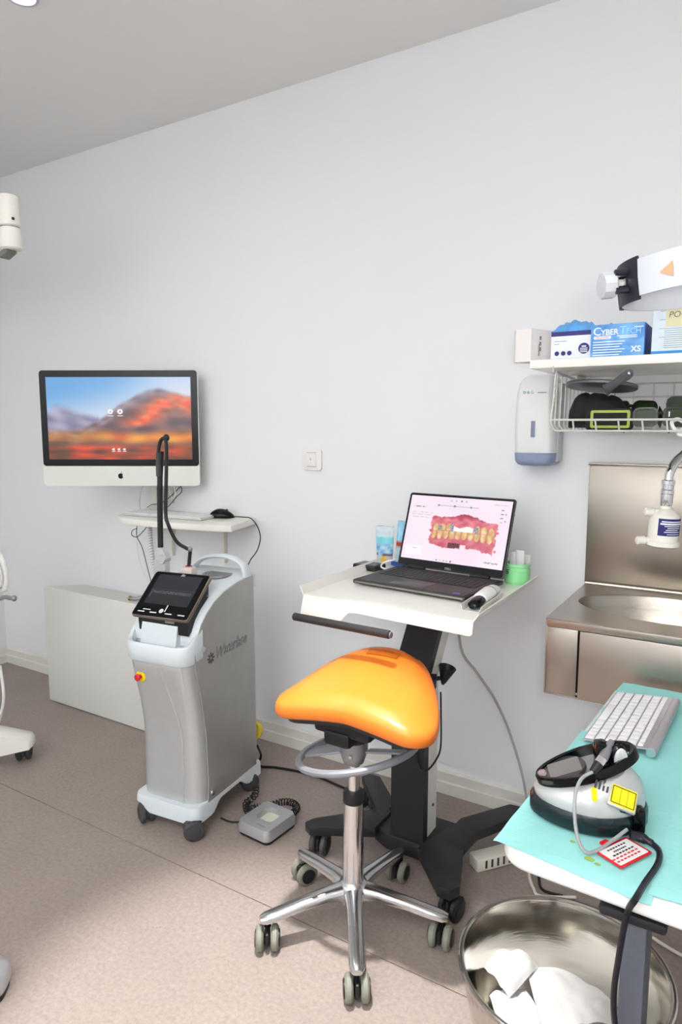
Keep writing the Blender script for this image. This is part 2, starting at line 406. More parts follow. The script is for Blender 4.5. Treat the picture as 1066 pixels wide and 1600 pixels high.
for k in range(5):
    a = math.radians(14.6+72*k); m = T(SX, SY, 0) @ R(a)
    rg = []
    for x, hw, zt, hh in ((.025, .026, .132, .040), (.07, .020, .126, .032), (.14, .018, .114, .026), (.205, .0185, .101, .023), (.232, .0175, .096, .021), (.246, .011, .091, .014)):
        rg.append([V((x, hw*c, zt-hh/2+hh/2*s)) for c, s in ((1, -.6), (1, .2), (.75, .75), (.3, 1), (-.3, 1), (-.75, .75), (-1, .2), (-1, -.6), (-.6, -1), (.6, -1))])
    part('leg', xf(loft(rg), m), alu, t, ang=50)
    e = m @ V((.228, 0, 0))
    make_caster(t, e, .031, (math.radians(35), .6, .15, .05, -.5)[(k+2) % 5], greytread, black, .019, .018, .016)

# ================================================================== SCANNER CART with tray
cx_, cy_ = -.82, 1.78
t = thing('scanner_cart', 'white tray cart with a black bent column and spread black legs', 'cart', (cx_, cy_, 0))
TZ = .85
xa, xb, yf, yb = -.872, -.767, 1.70, 1.797
colside = M('column_white_side', (232, 231, 224), .38, var=.01)
kz, lean = .578, .108/.155
prof = [(0, .055), (0, kz), ((.842-kz)*lean, .842)]
def colslab(x0, x1, y0, y1):
    return loft([[V((x0, y0+p[0], p[1])), V((x1, y0+p[0], p[1])), V((x1, y1+p[0], p[1])), V((x0, y1+p[0], p[1]))] for p in prof])
part('column_front', colslab(xa, xb, yf, yf+.03), blackm, t, ang=20)
part('column_back', colslab(xa+.003, xb-.002, yf+.03, yb), colside, t, ang=20)
part('bolt', join(*[cyl(PX(px, py, xb-.003), PX(px, py, xb-.003)+V((.003, 0, 0)), .005, 10) for px, py in ((664, 1269), (676, 1257))]), black, t)
# base: two spread legs per side joined by a hub under the column
hubp = [(-.93, 1.71), (-.88, 1.688), (-.765, 1.688), (-.72, 1.70), (-.70, 1.85), (-.93, 1.85)]
part('base_plate', prism(hubp, .05, T(0, 0, .045), .006), blackm, t)
for li, pts in enumerate(([(-.915, 1.80), (-.915, 1.68), (-1.085, 1.585), (-1.112, 1.60), (-1.10, 1.632), (-.97, 1.77)],
            [(-.93, 1.84), (-.915, 1.72), (-.985, 1.80), (-1.10, 1.925), (-1.085, 1.955), (-1.045, 1.955)],
            [(-.765, 1.66), (-.65, 1.535), (-.615, 1.535), (-.600, 1.565), (-.655, 1.73), (-.73, 1.80)],
            [(-.725, 1.74), (-.655, 1.71), (-.645, 1.82), (-.555, 1.985), (-.58, 2.02), (-.612, 2.015), (-.715, 1.86)])):
    part('leg', prism(pts, .030, T(0, 0, .075+.0013*li), .003), blackm, t)
for (x, y, rz) in ((-1.075, 1.625, .2), (-1.07, 1.925, .1), (-.625, 1.575, -.15), (-.592, 1.985, .2)):
    make_caster(t, (x, y, 0), .034, rz, rubber if x < -.7 else black, black, .018, .016, .008)
# tray: folded sheet with side flanges, a front lip with a cut-out and a tab that carries the grip bar
TX0, TX1, TY0, TY1 = -1.026, -.547, 1.474, 1.975
part('tray', boxb(TX0, TX1, TY0, TY1, TZ-.006, TZ, .002), lac, t)
# front lip: profile drawn on its own plane, tilted slightly forward
lipm = frame((TX0, TY0+.001, TZ-.002), (1, 0, 0), (0, -.22, -1))
lip = [(0, 0), (TX1-TX0, 0), (TX1-TX0, .030), (TX1-TX0-.006, .036), (.165, .026), (.145, .028), (.112, .062), (.105, .075), (-.004, .062)]
part('front_lip', prism([(x, y) for x, y in lip], .003, lipm, .0008), lac, t)
part('tray_flange', loft([[V((TX0+q[0], y, TZ+q[1])) for q in ((0, -.004), (-.012, .022), (-.009, .023), (.003, -.002))] for y in (TY0, TY1-.05)]), lac, t)
part('tray_flange', loft([[V((TX1+q[0], y, TZ+q[1])) for q in ((0, -.004), (.014, .016), (.011, .017), (-.003, -.002))] for y in (TY0, TY1)]), lac, t)
bl, br = PZ(459, 963, .795), PZ(610, 992, .795)
part('grip_bar', cyl(bl, br, .0105, 20, .003), M('grip_foam', (40, 38, 38), .55, bump=.15, bscale=900), t)
part('bar_end_cap', cyl(br, br+(br-bl).normalized()*.003, .008, 16), satin, t)
part('underframe', join(boxb(-.90, -.73, 1.80, 1.96, TZ-.03, TZ-.006, .004)), blackm, t)
# hook bracket on the column side
hk = PX(684, 1045, xb+.001)
part('cable_hook', join(prism([(0, -.02), (0, .05), (.045, .035), (.045, -.005)], .004, frame((xb, 1.725, .55), (0, 1, 0), (0, 0, 1)), .001),
     xf(lathe([(.004, -.03), (.009, -.02), (.026, .025), (.022, .026), (.006, -.018)], 14), T(xb+.028, 1.775, .585) @ R(.25, 'Y')),
     cyl((xb, 1.772, .57), (xb+.02, 1.774, .575), .006)), blackm, t)
part('loop_cable', tube([(xb+.004, 1.80, .52), (xb+.006, 1.80, .47), (xb+.012, 1.79, .36), (xb+.008, 1.765, .325), (xb+.003, 1.715, .315), (xb-.012, 1.698, .33), (xb-.03, 1.697, .40)], .0028, 8, 6), black, t)
# scanner handpiece lying in its white holder on the tray's right edge
hm = frame(PZ(757, 940, TZ+.004), PZ(806, 908, TZ+.012)-PZ(757, 940, TZ+.012), (0, 0, 1))
ha, hb = PZ(738, 944, TZ+.018), PZ(826, 886, TZ+.018)
t2 = thing('scanner_handpiece', 'white scanner handpiece with a black tip in its holder beside the laptop', 'scanner', (ha.x, ha.y, TZ+.001))
dv = (hb-ha).normalized(); sv = V((dv.y, -dv.x, 0))
def hring(d, wd, h0, h1): c = ha+dv*d; return [V((c.x, c.y, TZ+.002))+sv*(wd*math.cos(a))+V((0, 0, h0+(h1-h0)*(.5+.5*math.sin(a)))) for a in [2*PI*i/16 for i in range(16)]]
part('body', loft([hring(.055, .017, .003, .026), hring(.06, .0195, .001, .031), (hring(.13, .0205, .001, .034)), hring(.165, .019, .001, .031), hring(.185, .014, .003, .025)]), white, t2, ang=50)
part('tip', loft([hring(.003, .010, .003, .014), hring(.012, .016, .001, .022), hring(.035, .017, .001, .025), hring(.056, .0165, .003, .026)]), gloss, t2, ang=60)
part('cradle', loft([[ha+dv*d+sv*x+V((0, 0, z+.001-.018)) for x, z in ((-.026, .016), (-.02, .001), (.02, .001), (.026, .016), (.0275, .016), (.021, 0), (-.021, 0), (-.0275, .016))] for d in (-.008, .15)]), lac, t2)
part('seam_ring', loft([hring(.128, .0208, .0005, .0345), hring(.131, .0208, .0005, .0345)]), satin, t2)

# ================================================================== LAPTOP
lo = PZ(551, 913, TZ); lr = PZ(725, 943, TZ); lang = math.atan2(lr.y-lo.y, lr.x-lo.x); LW, LD = .352, .240
t = thing('laptop', 'dark grey laptop open on the cart tray, dental scan on its screen', 'laptop', (lo.x, lo.y, TZ), lang)
lapm = M('laptop_shell', (58, 55, 56), .42, .3, var=.05); lapd = M('laptop_deck', (60, 54, 54), .5, .15, var=.05)
lape = M('laptop_edge', (150, 146, 138), .35, .7)
part('base', box((LW, LD, .012), (LW/2, LD/2, .010), .004, 2), lapm, t, False)
part('front_edge', box((LW-.012, .004, .005), (LW/2, .0015, .010), .001), lape, t, False)
part('deck', box((LW-.012, LD-.02, .001), (LW/2, LD/2-.004, .0163)), lapd, t, False)
part('rubber_foot', join(*[box((.03, .012, .005), (x, y, .0025), .001) for x in (.04, LW-.04) for y in (.03, LD-.03)]), rubber, t, False)
part('touchpad', box((.112, .072, .0008), (LW*.47, .052, .0169), .0003), M('touchpad', (66, 58, 58), .35), t, False)
kw = part('keyboard_well', box((LW-.03, .108, .0006), (LW/2, .155, .0168)), black, t, False)
keym = M('laptop_key', (44, 41, 43), .55, var=.08)
k0 = None
for r_ in range(6):
    n_ = 19
    for c_ in range(n_):
        if r_ == 0 and 5 <= c_ <= 9:
            if c_ != 7: continue
        x = .021 + (LW-.042)*(c_+.5)/n_; y = .108+.0175*r_
        me = None
        if r_ == 0 and c_ == 7:
            part('key', box((.078, .0145, .0016), (x, y, .0178), .0004), keym, kw, False); continue
        if k0 is None: k0 = part('key', box((.0145, .0145, .0016), (0, 0, 0), .0004), keym, kw, False); k0.location = (x, y, .0178)
        else: clone(k0, kw, T(x, y, .0178))
part('sticker', box((.02, .014, .0004), (LW-.035, .022, .0170)), M('purple_sticker', (110, 80, 190), .4), t, False)
# screen
hz, tilt, SH = .018, math.radians(19), .232
sm4 = T(LW/2, LD-.004, hz) @ R(PI/2-tilt, 'X')   # local x right, y up the screen, z toward the user
for hx in (.04, LW-.10): part('hinge', cyl((hx, LD-.006, hz), (hx+.06, LD-.006, hz), .006), black, t, False)
# R(+X) turns y up to z and leaves the face normal toward -y
lid = part('lid', xf(prism(rrect(LW, SH, .008, 4, 0, SH/2+.002), .006, T(0, 0, -.006), .0015), sm4), lapm, t, False)
part('bezel', xf(prism(rrect(LW-.006, SH-.006, .006, 4, 0, SH/2+.002), .0006), sm4), gloss, lid, False)
SWD, SHT = .336, .200
def teeth(u, v):
    bg = mix((250, 228, 244), (255, 240, 252), .5+.5*nz(u*2, v*2)); bg = mix(bg, (255, 255, 255), .6*ss(.25, 0, math.hypot((u-.9)*1.2, v-.03)))
    x = (u-.585)/.31; y = (v-.495)/.31       # model extents -1..1
    col = bg
    j = .05*nz(u*22, v*22)+.04*nz(u*50, v*9)
    sk = .06*x                               # slight perspective skew
    up_top = .74-.20*abs(x)**3+.10*math.sin(5*x+1.4)+j - sk
    lo_bot = -.86-.06*x+.08*math.sin(4.2*x)+j
    if -1.05+j*1.5 < x < 1.02+j*1.5 and lo_bot < y < up_top:
        gum = mix((214, 92, 112), (240, 140, 150), .5+.9*nz(u*16, v*16, 1)); gum = mix(gum, (170, 44, 76), ss(.45, .85, y+.25*nz(u*14, v*9, 4)))
        tooth = mix((216, 166, 96), (248, 222, 168), .5+.9*nz(u*24, v*13, 2))
        col = gum
        ph = (x*5.1+.25) % 1.0; arch = math.sin(PI*ph)
        lt = -.02-.10*x*x; lb = lt-.34*arch**.45-.05
        if abs(x) < .98 and lb < y < lt: col = mix(tooth, (190, 120, 80), (1-arch)**3)
        if y < lb: col = mix((230, 128, 142), (204, 82, 104), .5+.9*nz(u*14, v*14, 3))
        ub = lt+.03; ph2 = (x*4.6+.6) % 1.0; ar2 = math.sin(PI*ph2)
        if .40 < abs(x) < .98 and ub < y < ub+.30*ar2**.45+.04: col = mix(tooth, (180, 120, 90), (1-ar2)**3)
        if -.32 < x < .30 and -.02+.02*x < y < .20+.1*math.sin(x*12)*.5: col = (255, 252, 255)
        if -.44 < x < -.32 and -.04 < y < .34 or .32 < x < .44 and -.04 < y < .28: col = mix((112, 106, 120), (206, 196, 206), .5+1.1*nz(u*60, v*60))
        if abs(x+.76) < .07 and -.02 < y < .2: col = mix((128, 118, 124), (190, 176, 168), .5+nz(u*60, v*60))
        if -.42 < x < -.05 and y < -.60+.1*nz(u*20, 2): col = mix((70, 22, 34), (120, 40, 56), .5+nz(u*30, v*30)) if y > lo_bot+.05 else bg
        if -.02 < x < .14 and y < -.66: col = bg
    # interface: step line with dots, left column of text, corner box, task bar
    yy = v-.795+.0*u
    if .28 < u < .70 and abs(v-.865) < .003: col = (168, 176, 188)
    for du in (.30, .46, .62):
        if math.hypot((u-du)*SWD, (v-.865)*SHT) < .0035: col = (92, 146, 160)
    if .04 < u < .25 and any(abs(v-q) < .004 for q in (.74, .70, .66)) and nz(u*80, v*90) > -.15: col = (196, 178, 196)
    if .05 < u < .17 and abs(v-.83) < .008 and nz(u*90, 3) > -.1: col = (150, 140, 158)
    for k_ in range(4):
        if math.hypot((u-(.42+k_*.05))*SWD, (v-.95)*SHT) < .003: col = (186, 186, 204) if k_ != 2 else (120, 124, 150)
    if .03 < u < .21 and .06 < v < .22: col = mix(col, (255, 252, 255), .75)
    if .10 < u < .15 and abs(v-.17) < .006: col = (180, 172, 186)
    if .24 < u < .92 and abs(v-.115) < .0025: col = (206, 192, 206)
    if .84 < u < .96 and abs(v-.93) < .006 and nz(u*110, 1) > -.1: col = (160, 156, 172)
    for q in (.86, .80, .74, .68):
        if .91 < u < .935 and abs(v-q) < .006: col = (140, 140, 158)
    if math.hypot((u-.955)*SWD, (v-.80)*SHT) < .0025 or math.hypot((u-.955)*SWD, (v-.70)*SHT) < .0025: col = (90, 96, 120)
    if .82 < u < .95 and abs(v-.075) < .014 and nz(u*100, v*60) > -.05: col = (150, 142, 156)
    for k_, cc in enumerate(((110, 150, 230), (230, 200, 220), (140, 190, 230), (230, 170, 120), (60, 60, 76))):
        if math.hypot((u-(.37+k_*.035))*SWD, (v-.028)*SHT) < .0028: col = cc
    return col
scrm = MVC('laptop_screen_glow', .25, 1.05)
colgrid('display', sm4 @ T(0, SH/2+.010, .0011), SWD, SHT, 190, 118, teeth, scrm, lid, False)
text('logo', 'DELL', .0085, M('logo_grey', (170, 170, 172), .4, .5), lid, WM[t] @ sm4 @ T(0, .009, .0009), sx=1.15)

# ------------------------------------------------------------------ things on the tray
p = PZ(577, 890, TZ)
t = thing('card_reader', 'flat black plastic box on the tray left of the laptop', 'box', (p.x-.005, p.y+.01, TZ), -.12)
part('case', box((.085, .062, .017), (0, 0, .0085), .003), black, t, False); part('top_gloss', box((.074, .052, .001), (0, 0, .0173)), gloss, t, False)
# white looped cable + blue ring of tape behind the laptop
p = PZ(622, 884, TZ)
solo('tape_roll', lathe([(.026, 0), (.032, .001), (.032, .013), (.026, .014), (.025, .007)], 28, T(p.x, p.y+.02, TZ), cap=False), M('blue_tape', (36, 74, 150), .4), 'dark blue roll of tape lying behind the laptop hinge', 'tape')
solo('charging_cable', tube([PZ(640, 877, TZ+.01), PZ(618, 875, TZ+.03), PZ(600, 879, TZ+.022), PZ(596, 886, TZ+.012), PZ(606, 890, TZ+.01)], .0028, 8, 6), white, 'short white cable looping over the blue tape roll', 'cable')
# standing plastic pouches
pouchm = MVC('printed_pouch', .22)
def pouch(name, c, w_, h_, th, tilt_, rz, fn, label):
    def sec(v):
        k = .35+.65*math.sin(PI*min(1, max(0, .06+v*.9)))**.6
        wv = w_*(.82+.18*v)
        return [V((wv/2*math.cos(a), th/2*k*math.sin(a)*(1-.75*v), v*h_+.003*nz(a*2, v*5))) for a in [2*PI*i/20 for i in range(20)]]
    m = T(*c) @ R(rz) @ R(tilt_, 'Y')
    g = loft([sec(i/16) for i in range(17)])
    o = part(name, xf(g, R(tilt_, 'Y')), pouchm); o.location = c; o.rotation_euler = (0, 0, rz)
    zmin = min(v.co.z for v in o.data.vertices)
    for v in o.data.vertices: v.co.z -= zmin
    vcol(o, lambda co: fn(co.x/w_+.5, co.z/h_)); return tag(o, label, 'pouch', 'pouches on the tray')
def pf1(u, v):
    if v > .74: return mix((214, 226, 232), (188, 206, 216), .5+nz(u*6, v*9))
    if v > .52: return mix((104, 196, 212), (142, 216, 226), .5+nz(u*5, v*5))
    if v > .26: return mix((78, 156, 206), (198, 222, 234), .5+1.2*nz(u*5, v*8, 2))
    if v > .225: return (96, 34, 40)
    if math.hypot(u-.5, (v-.11)*1.7) < .17: return (224, 178, 62)
    return (190, 200, 206)
def pf2(u, v):
    if v > .55: return mix((120, 188, 222), (176, 216, 236), .5+1.2*nz(u*6, v*9, 5))
    if v > .42: return (172, 66, 36)
    return mix((150, 190, 210), (206, 220, 228), .5+nz(u*6, v*9, 3))
c = PZ(607, 880, TZ)
pouch('sachet_pouch', (c.x-.008, c.y-.01, TZ), .066, .122, .03, 0, .1, pf1, 'clear and blue printed pouch standing left of the laptop screen')
pouch('sachet_pouch', (c.x+.046, c.y-.002, TZ), .05, .140, .02, .10, .1, pf2, 'pale blue pouch with a red band, leaning behind the other pouch')
# green tub of sachets
g_ = PZ(804, 912, TZ)
t = thing('green_tub', 'mint green plastic tub behind the scanner handpiece', 'tub', (g_.x, g_.y+.025, TZ))
green = M('mint_plastic', (150, 226, 160), .38, var=.02)
part('cup', lathe([(.0, 0), (.034, 0), (.036, .003), (.036, .040), (.034, .042), (.034, .047), (.036, .049), (.036, .056), (.034, .057), (.033, .01), (0, .008)], 32, cap=False), green, t, False)
part('label_print', join(*[box((.016, .001, .0022), (-.016, -.0325, .03+.005*i), m=R(0)) for i in range(3)]), ink, t, False)
for i, (dx, dy, hh, rz) in enumerate(((-.006, .004, .088, .3), (.008, -.004, .094, -.2), (.014, .012, .08, .5))):
    m = WM[t] @ T(dx, dy, .012) @ R(rz) @ R(.09*(i-1), 'Y')
    gq = xf(join(box((.026, .004, hh-.012), (0, 0, (hh-.012)/2), .0012)), m)
    s_ = solo('paper_sachet', gq, paperm, ['white paper sachet standing leftmost in the green tub', 'tallest white paper sachet in the green tub', 'white paper sachet at the back right of the green tub'][i], 'sachet', 'sachets in the green tub')
# grey cable from the tray to the floor
gp = [PY(716, 972, 1.93), PY(720, 1010, 1.95), PY(745, 1050, 1.98), PY(772, 1090, 2.02), PY(795, 1140, 2.06), PY(815, 1205, 2.09), PY(825, 1260, 2.1), PY(832, 1310, 2.1), PZ(850, 1345, .006)]
gp[0] = V((gp[0].x, 1.90, TZ-.008))
solo('grey_cable', tube(gp, .0042, 8, 5), M('grey_cable', (176, 174, 172), .5), 'thin grey cable hanging from the cart tray down the wall', 'cable')

# ================================================================== LASER UNIT
LP = V((-1.444, 1.48, 0)); LA = math.radians(6); W_, D_ = .25, .362
t = thing('dental_laser', 'silver dental laser tower on casters with a tilted touch screen', 'medical laser', LP, LA)
LM = WM[t]
def lring(z, f, x0, x1, bk, rc, k=5):
    """rounded-front plan section at height z: x0..x1, front y=f, back y=bk"""
    pts = [(x1, bk), (x1, f+rc)]
    for i in range(1, k+1): a = PI/2*i/k; pts.append((x1-rc+rc*math.cos(a), f+rc-rc*math.sin(a)))
    for i in range(0, k+1): a = PI/2*i/k; pts.append((x0+rc-rc*math.sin(a), f+rc-rc*math.cos(a)))
    pts += [(x0, bk)]
    out = []
    for p in pts:
        if not out or (V(p)-V(out[-1])).length > 1e-5: out.append(p)
    return [V((x, y, z)) for x, y in out]
fz = [(.085, .016), (.16, .018), (.25, .020), (.34, .016), (.42, .004), (.49, -.014), (.54, -.025), (.575, -.030)]
part('body', loft([lring(z, f, -W_+.004, -.004, D_-.006, .055) for z, f in fz] + [lring(.62, .0, -W_+.006, -.006, D_-.006, .05)]), silverp, t, False, 50)
# the raised spine on the front: a shallow ridge line that swings outward at the top
def fy(z):
    for (z0, f0), (z1, f1) in zip(fz, fz[1:]):
        if z0 <= z <= z1: return f0+(f1-f0)*(z-z0)/(z1-z0)
    return fz[-1][1]
for xo, sw in ((-.062, .038), (-.034, .006)):
    part('front_ridge', tube([(xo-sw*ss(.3, .57, z)*(-1 if xo > -.05 else 1), fy(z)+(.003 if xo > -.05 else -.0008)+(.008 if xo > -.04 else 0), z) for z in [.09+.048*i for i in range(11)]], .0028, 6), silverp, t, False)
# skirt with a scalloped lower edge
def skirt():
    top, bot = [], []
    ring = lring(0, -.006, -W_-.004, .004, D_+.006, .03, 6)
    # densify
    dn = []
    for i in range(len(ring)):
        a, b_ = ring[i], ring[(i+1) % len(ring)]; n_ = max(1, int((b_-a).length/.012))
        for k in range(n_): dn.append(a+(b_-a)*(k/n_))
    def zb(p):
        yy = (p.y+.006)/(D_+.012); xx = (p.x+W_)/W_
        s_ = .045 + .034*ss(.22, .36, yy)*(1-ss(.64, .8, yy))
        if yy < .08: s_ += .022*ss(.14, .30, xx)*0 + .028*(1-ss(.10, .26, xx)) + .028*ss(.90, 1., xx)*0
        return s_
    r0 = [V((p.x, p.y, zb(p))) for p in dn]; r1 = [V((p.x, p.y, .088)) for p in dn]
    cc = V((-W_/2, D_/2, 0))
    r2 = [V((cc.x+(p.x-cc.x)*.975, cc.y+(p.y-cc.y)*.985, .098)) for p in dn]
    r3 = [V((cc.x+(p.x-cc.x)*.95, cc.y+(p.y-cc.y)*.96, zb(p))) for p in dn]
    return loft([r3, r0, r1, r2])
part('base_skirt', skirt(), bluewhite, t, False, 50)
# side panels: outline read off the photograph on the side plane (depth, height)
sp = [(.060, .092), (.064, .165), (.058, .32), (.035, .466), (.012, .555), (.009, .60), (.020, .645), (.045, .685), (.074, .712), (.115, .740), (.17, .762), (.25, .778), (.338, .786), (.344, .780), (.344, .092)]
for x in (0, -W_):
    s_ = part('side_panel', prism(sp, .005, frame((x-.0025 if x == 0 else x+.0025-.005, 0, 0), (0, 1, 0), (0, 0, 1)), .0015), pewter, t, False)
    if x == 0:
        fr = LM @ frame((.0028, 0, 0), (0, 1, 0), (0, 0, 1))
        for q in ((.050, .607), (.082, .117)):
            part('screw', xf(lathe([(.010, 0), (.0095, .003), (.005, .004), (.0, .004)], 18, cap=False), fr @ T(q[0], q[1], 0)), chrome, s_)
        lg = M('logo_dark', (74, 74, 78), .35, .4); lg2 = M('logo_silver', (150, 150, 154), .25, .7)
        sl = math.atan2(-.006, .22)
        part('emblem', join(*[xf(prism([(.005, -.0022), (.0165, -.0032), (.019, 0), (.0165, .0032), (.005, .0022)], .001), fr @ T(.090, .566, 0) @ R(2*PI*i/8)) for i in range(8)]), lg, s_)
        text('lettering', 'Waterlase', .058, lg2, s_, fr @ T(.112, .573, .0006) @ R(.02), .0008, 'LEFT', sx=.74, shear=.3, bold=.0006)
# collar: pale shell that wraps the front and rises along both sides, with an open tray in it
def sweep(z0, z1, f, x0, x1, rc): # plan ring whose height climbs from z0 at the front to z1 at the sides
    return [V((p.x, p.y, z0+(z1-z0)*ss(-.02, .055, p.y))) for p in lring(0, f, x0, x1, .05, rc)]
part('collar', loft([sweep(.566, .575, -.031, -W_, 0, .055), sweep(.572, .582, -.037, -W_-.003, .003, .058), sweep(.60, .62, -.041, -W_-.004, .004, .06), sweep(.622, .668, -.040, -W_-.004, .004, .06), sweep(.629, .676, -.035, -W_-.001, .001, .058), sweep(.626, .672, -.026, -W_+.008, -.008, .054), sweep(.60, .62, -.020, -W_+.014, -.014, .05)], cap=True), bluewhite, t, False, 50)
part('holder_block', loft([[V((x, y, z)) for x, y in ((-W_+.05, .04), (-W_+.05, yy), (-.06, yy), (-.06, .04))] for z, yy in ((.60, -.006), (.66, .004), (.700, .014), (.708, .03))]), bluewhite, t, False)
part('slot', boxb(-.105, -.070, .004, .012, .690, .697, .001), satin, t, False)
# top shell: pale hump from the tablet back to the handle
th = [(.02, .650), (.045, .692), (.074, .720), (.115, .748), (.17, .770), (.25, .786), (.335, .794), (.36, .785)]
part('top_shell', loft([[V((x, y, z+dz)) for x, dz in ((-W_-.001, -.045), (-W_-.001, -.004), (-W_+.012, .006), (-W_+.05, .010), (-.05, .010), (-.012, .006), (.001, -.004), (.001, -.045))] for y, z in th]), bluewhite, t, False, 40)
part('top_disc', prism(ellipse(.052, .05, 28, -.085, .255), .008, T(0, 0, .791), .002), satin, t, False)
part('warning_label', box((.05, .03, .001), (-.165, .21, .789), m=None), yellowm, t, False)
part('key_lock', cyl((-.112, .235, .797), (-.112, .235, .804), .008), chrome, t, False)
# carry handle: a flattened arch across the back
hp = [(-.215, .300, .785), (-.208, .300, .812), (-.17, .302, .838), (-.11, .305, .850), (-.055, .306, .846), (-.012, .306, .825), (.0, .306, .785)]
hs = smooth(hp, 5); rg = []
for i, p in enumerate(hs):
    tg = (hs[min(i+1, len(hs)-1)]-hs[max(i-1, 0)]).normalized(); up = V((0, 1, 0)); nn = tg.cross(up).normalized()
    e = .012+.010*ss(.0, .04, p.x+.03)
    rg.append([p+up*(.020*c_)+nn*(e*.62*s_) for c_, s_ in [(math.cos(a), math.sin(a)) for a in [2*PI*j/12 for j in range(12)]]])
part('carry_handle', loft(rg), bluewhite, t, False, 50)
# emergency stop
eb = frame((-.188, fy(.513)+.001, .513), (1, -.05, 0), (0, 0, 1))
es = part('emergency_stop', lathe([(.019, 0), (.019, .004), (.017, .006), (.010, .006)], 24, eb @ T(0, 0, -.002)), yellowm, t, False)
part('stop_button', lathe([(.007, .004), (.007, .012), (.011, .014), (.011, .019), (.008, .022), (.0, .022)], 20, eb, cap=False), redm, es, False)
# touch tablet on a wedge
A, B_, Cc = V((-.232, .0, .703)), V((-.012, .0, .708)), V((-.026, .130, .824))
A2 = V((-.236, .128, .812))
tx = (B_-A).normalized(); ty = ((Cc+A2)/2-(A+B_)/2).normalized()
tm = frame((A+B_+Cc+A2)/4, tx, ty); TW, TH = .224, ((Cc+A2)/2-(A+B_)/2).length+.006
tb = part('tablet', xf(prism(rrect(TW, TH, .012), .012, T(0, 0, -.010), .003), tm), M('tablet_case', (120, 108, 96), .3, .6), t, False)
part('glass', xf(prism(rrect(TW-.008, TH-.008, .009), .001, T(0, 0, .0018)), tm), gloss, tb, False)
def tabs(u, v):
    c = mix((46, 50, 58), (70, 76, 86), v)
    if abs(v-.40) < .035: c = (176, 182, 190) if nz(u*60, v*70) > .0 and .06 < u < .94 else c
    if abs(v-.50) < .008 and u > .05: c = (104, 110, 120)
    if .03 < u < .05 and .22 < v < .5: c = (140, 146, 154)
    return c
colgrid('display', tm @ T(0, .018, .0032), TW-.05, TH-.062, 90, 60, tabs, MVC('tablet_glow', .15, .3), tb, False)
part('touch_icons', join(*[box((.026, .004, .0003), (x, -TH/2+.018, .003), m=tm) for x in (-.078, -.03, .03, .08)], *[box((.03, .003, .0003), (-.06, -TH/2+.027, .003), m=tm)],
     xf(lathe([(.008, 0), (.008, .0004), (0, .0004)], 16, cap=False), tm @ T(-.002, -TH/2+.026, .003)), xf(box((.004, .028, .0003), (.012, -TH/2+.038, .003)), tm @ R(-.0))), M('icon_white', (214, 216, 220), .5), tb, False)
text('logo', 'ilu', .014, M('icon_white', (214, 216, 220), .5), tb, LM @ tm @ T(.006, TH/2-.011, .003), shear=.2, sx=1.2)
part('tablet_stand', loft([[V((x, y, z)) for x in (x_,) for y, z in ((.012, .655), (.115, .742), (.118, .800), (.008, .702))] for x_ in (-.215, -.020)]), black, t, False)
# side nozzle at the tablet's left
part('side_nozzle', join(tube([(-.236, .06, .745), (-.262, .052, .738), (-.280, .05, .738)], .007, 10, 3), ), satin, t, False)
part('nozzle_tip', cyl((-.280, .05, .738), (-.288, .05, .738), .008), M('brass', (190, 150, 90), .25, 1), t, False)
# fibre arm: silver bracket, black rod and hose hooked over the top
def LF(px, py, s): # pixel -> point on the plane y=s of the laser frame (local)
    n = LM.to_3x3() @ V((0, 1, 0)); P0 = LM @ V((0, s, 0)); d = ray(px, py); k = (P0-CAM).dot(n)/d.dot(n); return LM.inverted() @ (CAM+d*k)
s0 = .155
part('arm_bracket', join(loft([[LF(x, y, s0)+V((0, dy, 0)) for x, y in ((244, 905), (262, 905), (262, 868), (256, 855), (248, 855), (244, 880))] for dy in (-.012, .012)]), cyl(LF(257, 873, s0)+V((0, -.02, 0)), LF(257, 873, s0)+V((0, .016, 0)), .016, 20)), silverp, t, False)
part('arm_rod', tube([LF(251, 858, s0), LF(250, 800, s0), LF(250, 745, s0), LF(252, 705, s0)], .0095, 12), black, t, False)
part('arm_tip', ellipsoid(.0105, .0105, .012, LF(260, 684, s0)), black, t, False)
part('fibre_hose', tube([LF(248, 745, s0-.012), LF(247, 715, s0-.012), LF(250, 692, s0-.012), LF(256, 685, s0-.012), LF(260, 695, s0-.012), LF(260, 735, s0-.012), LF(259, 800, s0-.012), LF(263, 820, s0-.015), LF(276, 846, s0), LF(292, 857, s0+.01), LF(297, 859, s0+.015), LF(296, 875, s0+.02), LF(295, 888, s0+.02)], .0062, 10, 7), black, t, False)
part('hose_sleeve', tube([LF(248, 744, s0-.012), LF(247.5, 725, s0-.012), LF(248, 707, s0-.012)], .0085, 10), rubber, t, False)
part('hose_elbow', ellipsoid(.009, .009, .009, LF(297, 858, s0+.015)), satin, t, False)
part('hose_socket', join(cyl(LF(295, 884, s0+.02), LF(295, 902, s0+.02), .012), ), redm, t, False)
part('connector', xf(box((.042, .03, .03), (0, 0, 0), .004), T(*LF(296, 893, s0+.01))), M('connector_plastic', (216, 206, 198), .4), t, False)
for x, y in ((-W_+.035, .012), (-.012, .0), (-W_+.03, D_-.03), (-.02, D_-.035)):
    p = LM @ V((x, y, 0)); make_caster(t, p, .033, (-2.1 if x < -.1 else -.75) if y < .1 else -.6, rubber, rubber, .018, .010, -.012)
part('rear_cable_reel', lathe([(.02, 0), (.035, .002), (.035, .02), (.02, .022)], 24, T(-.03, D_+.006, .20) @ R(-PI/2, 'X')), M('yellow_cable', (210, 190, 60), .5), t, False)

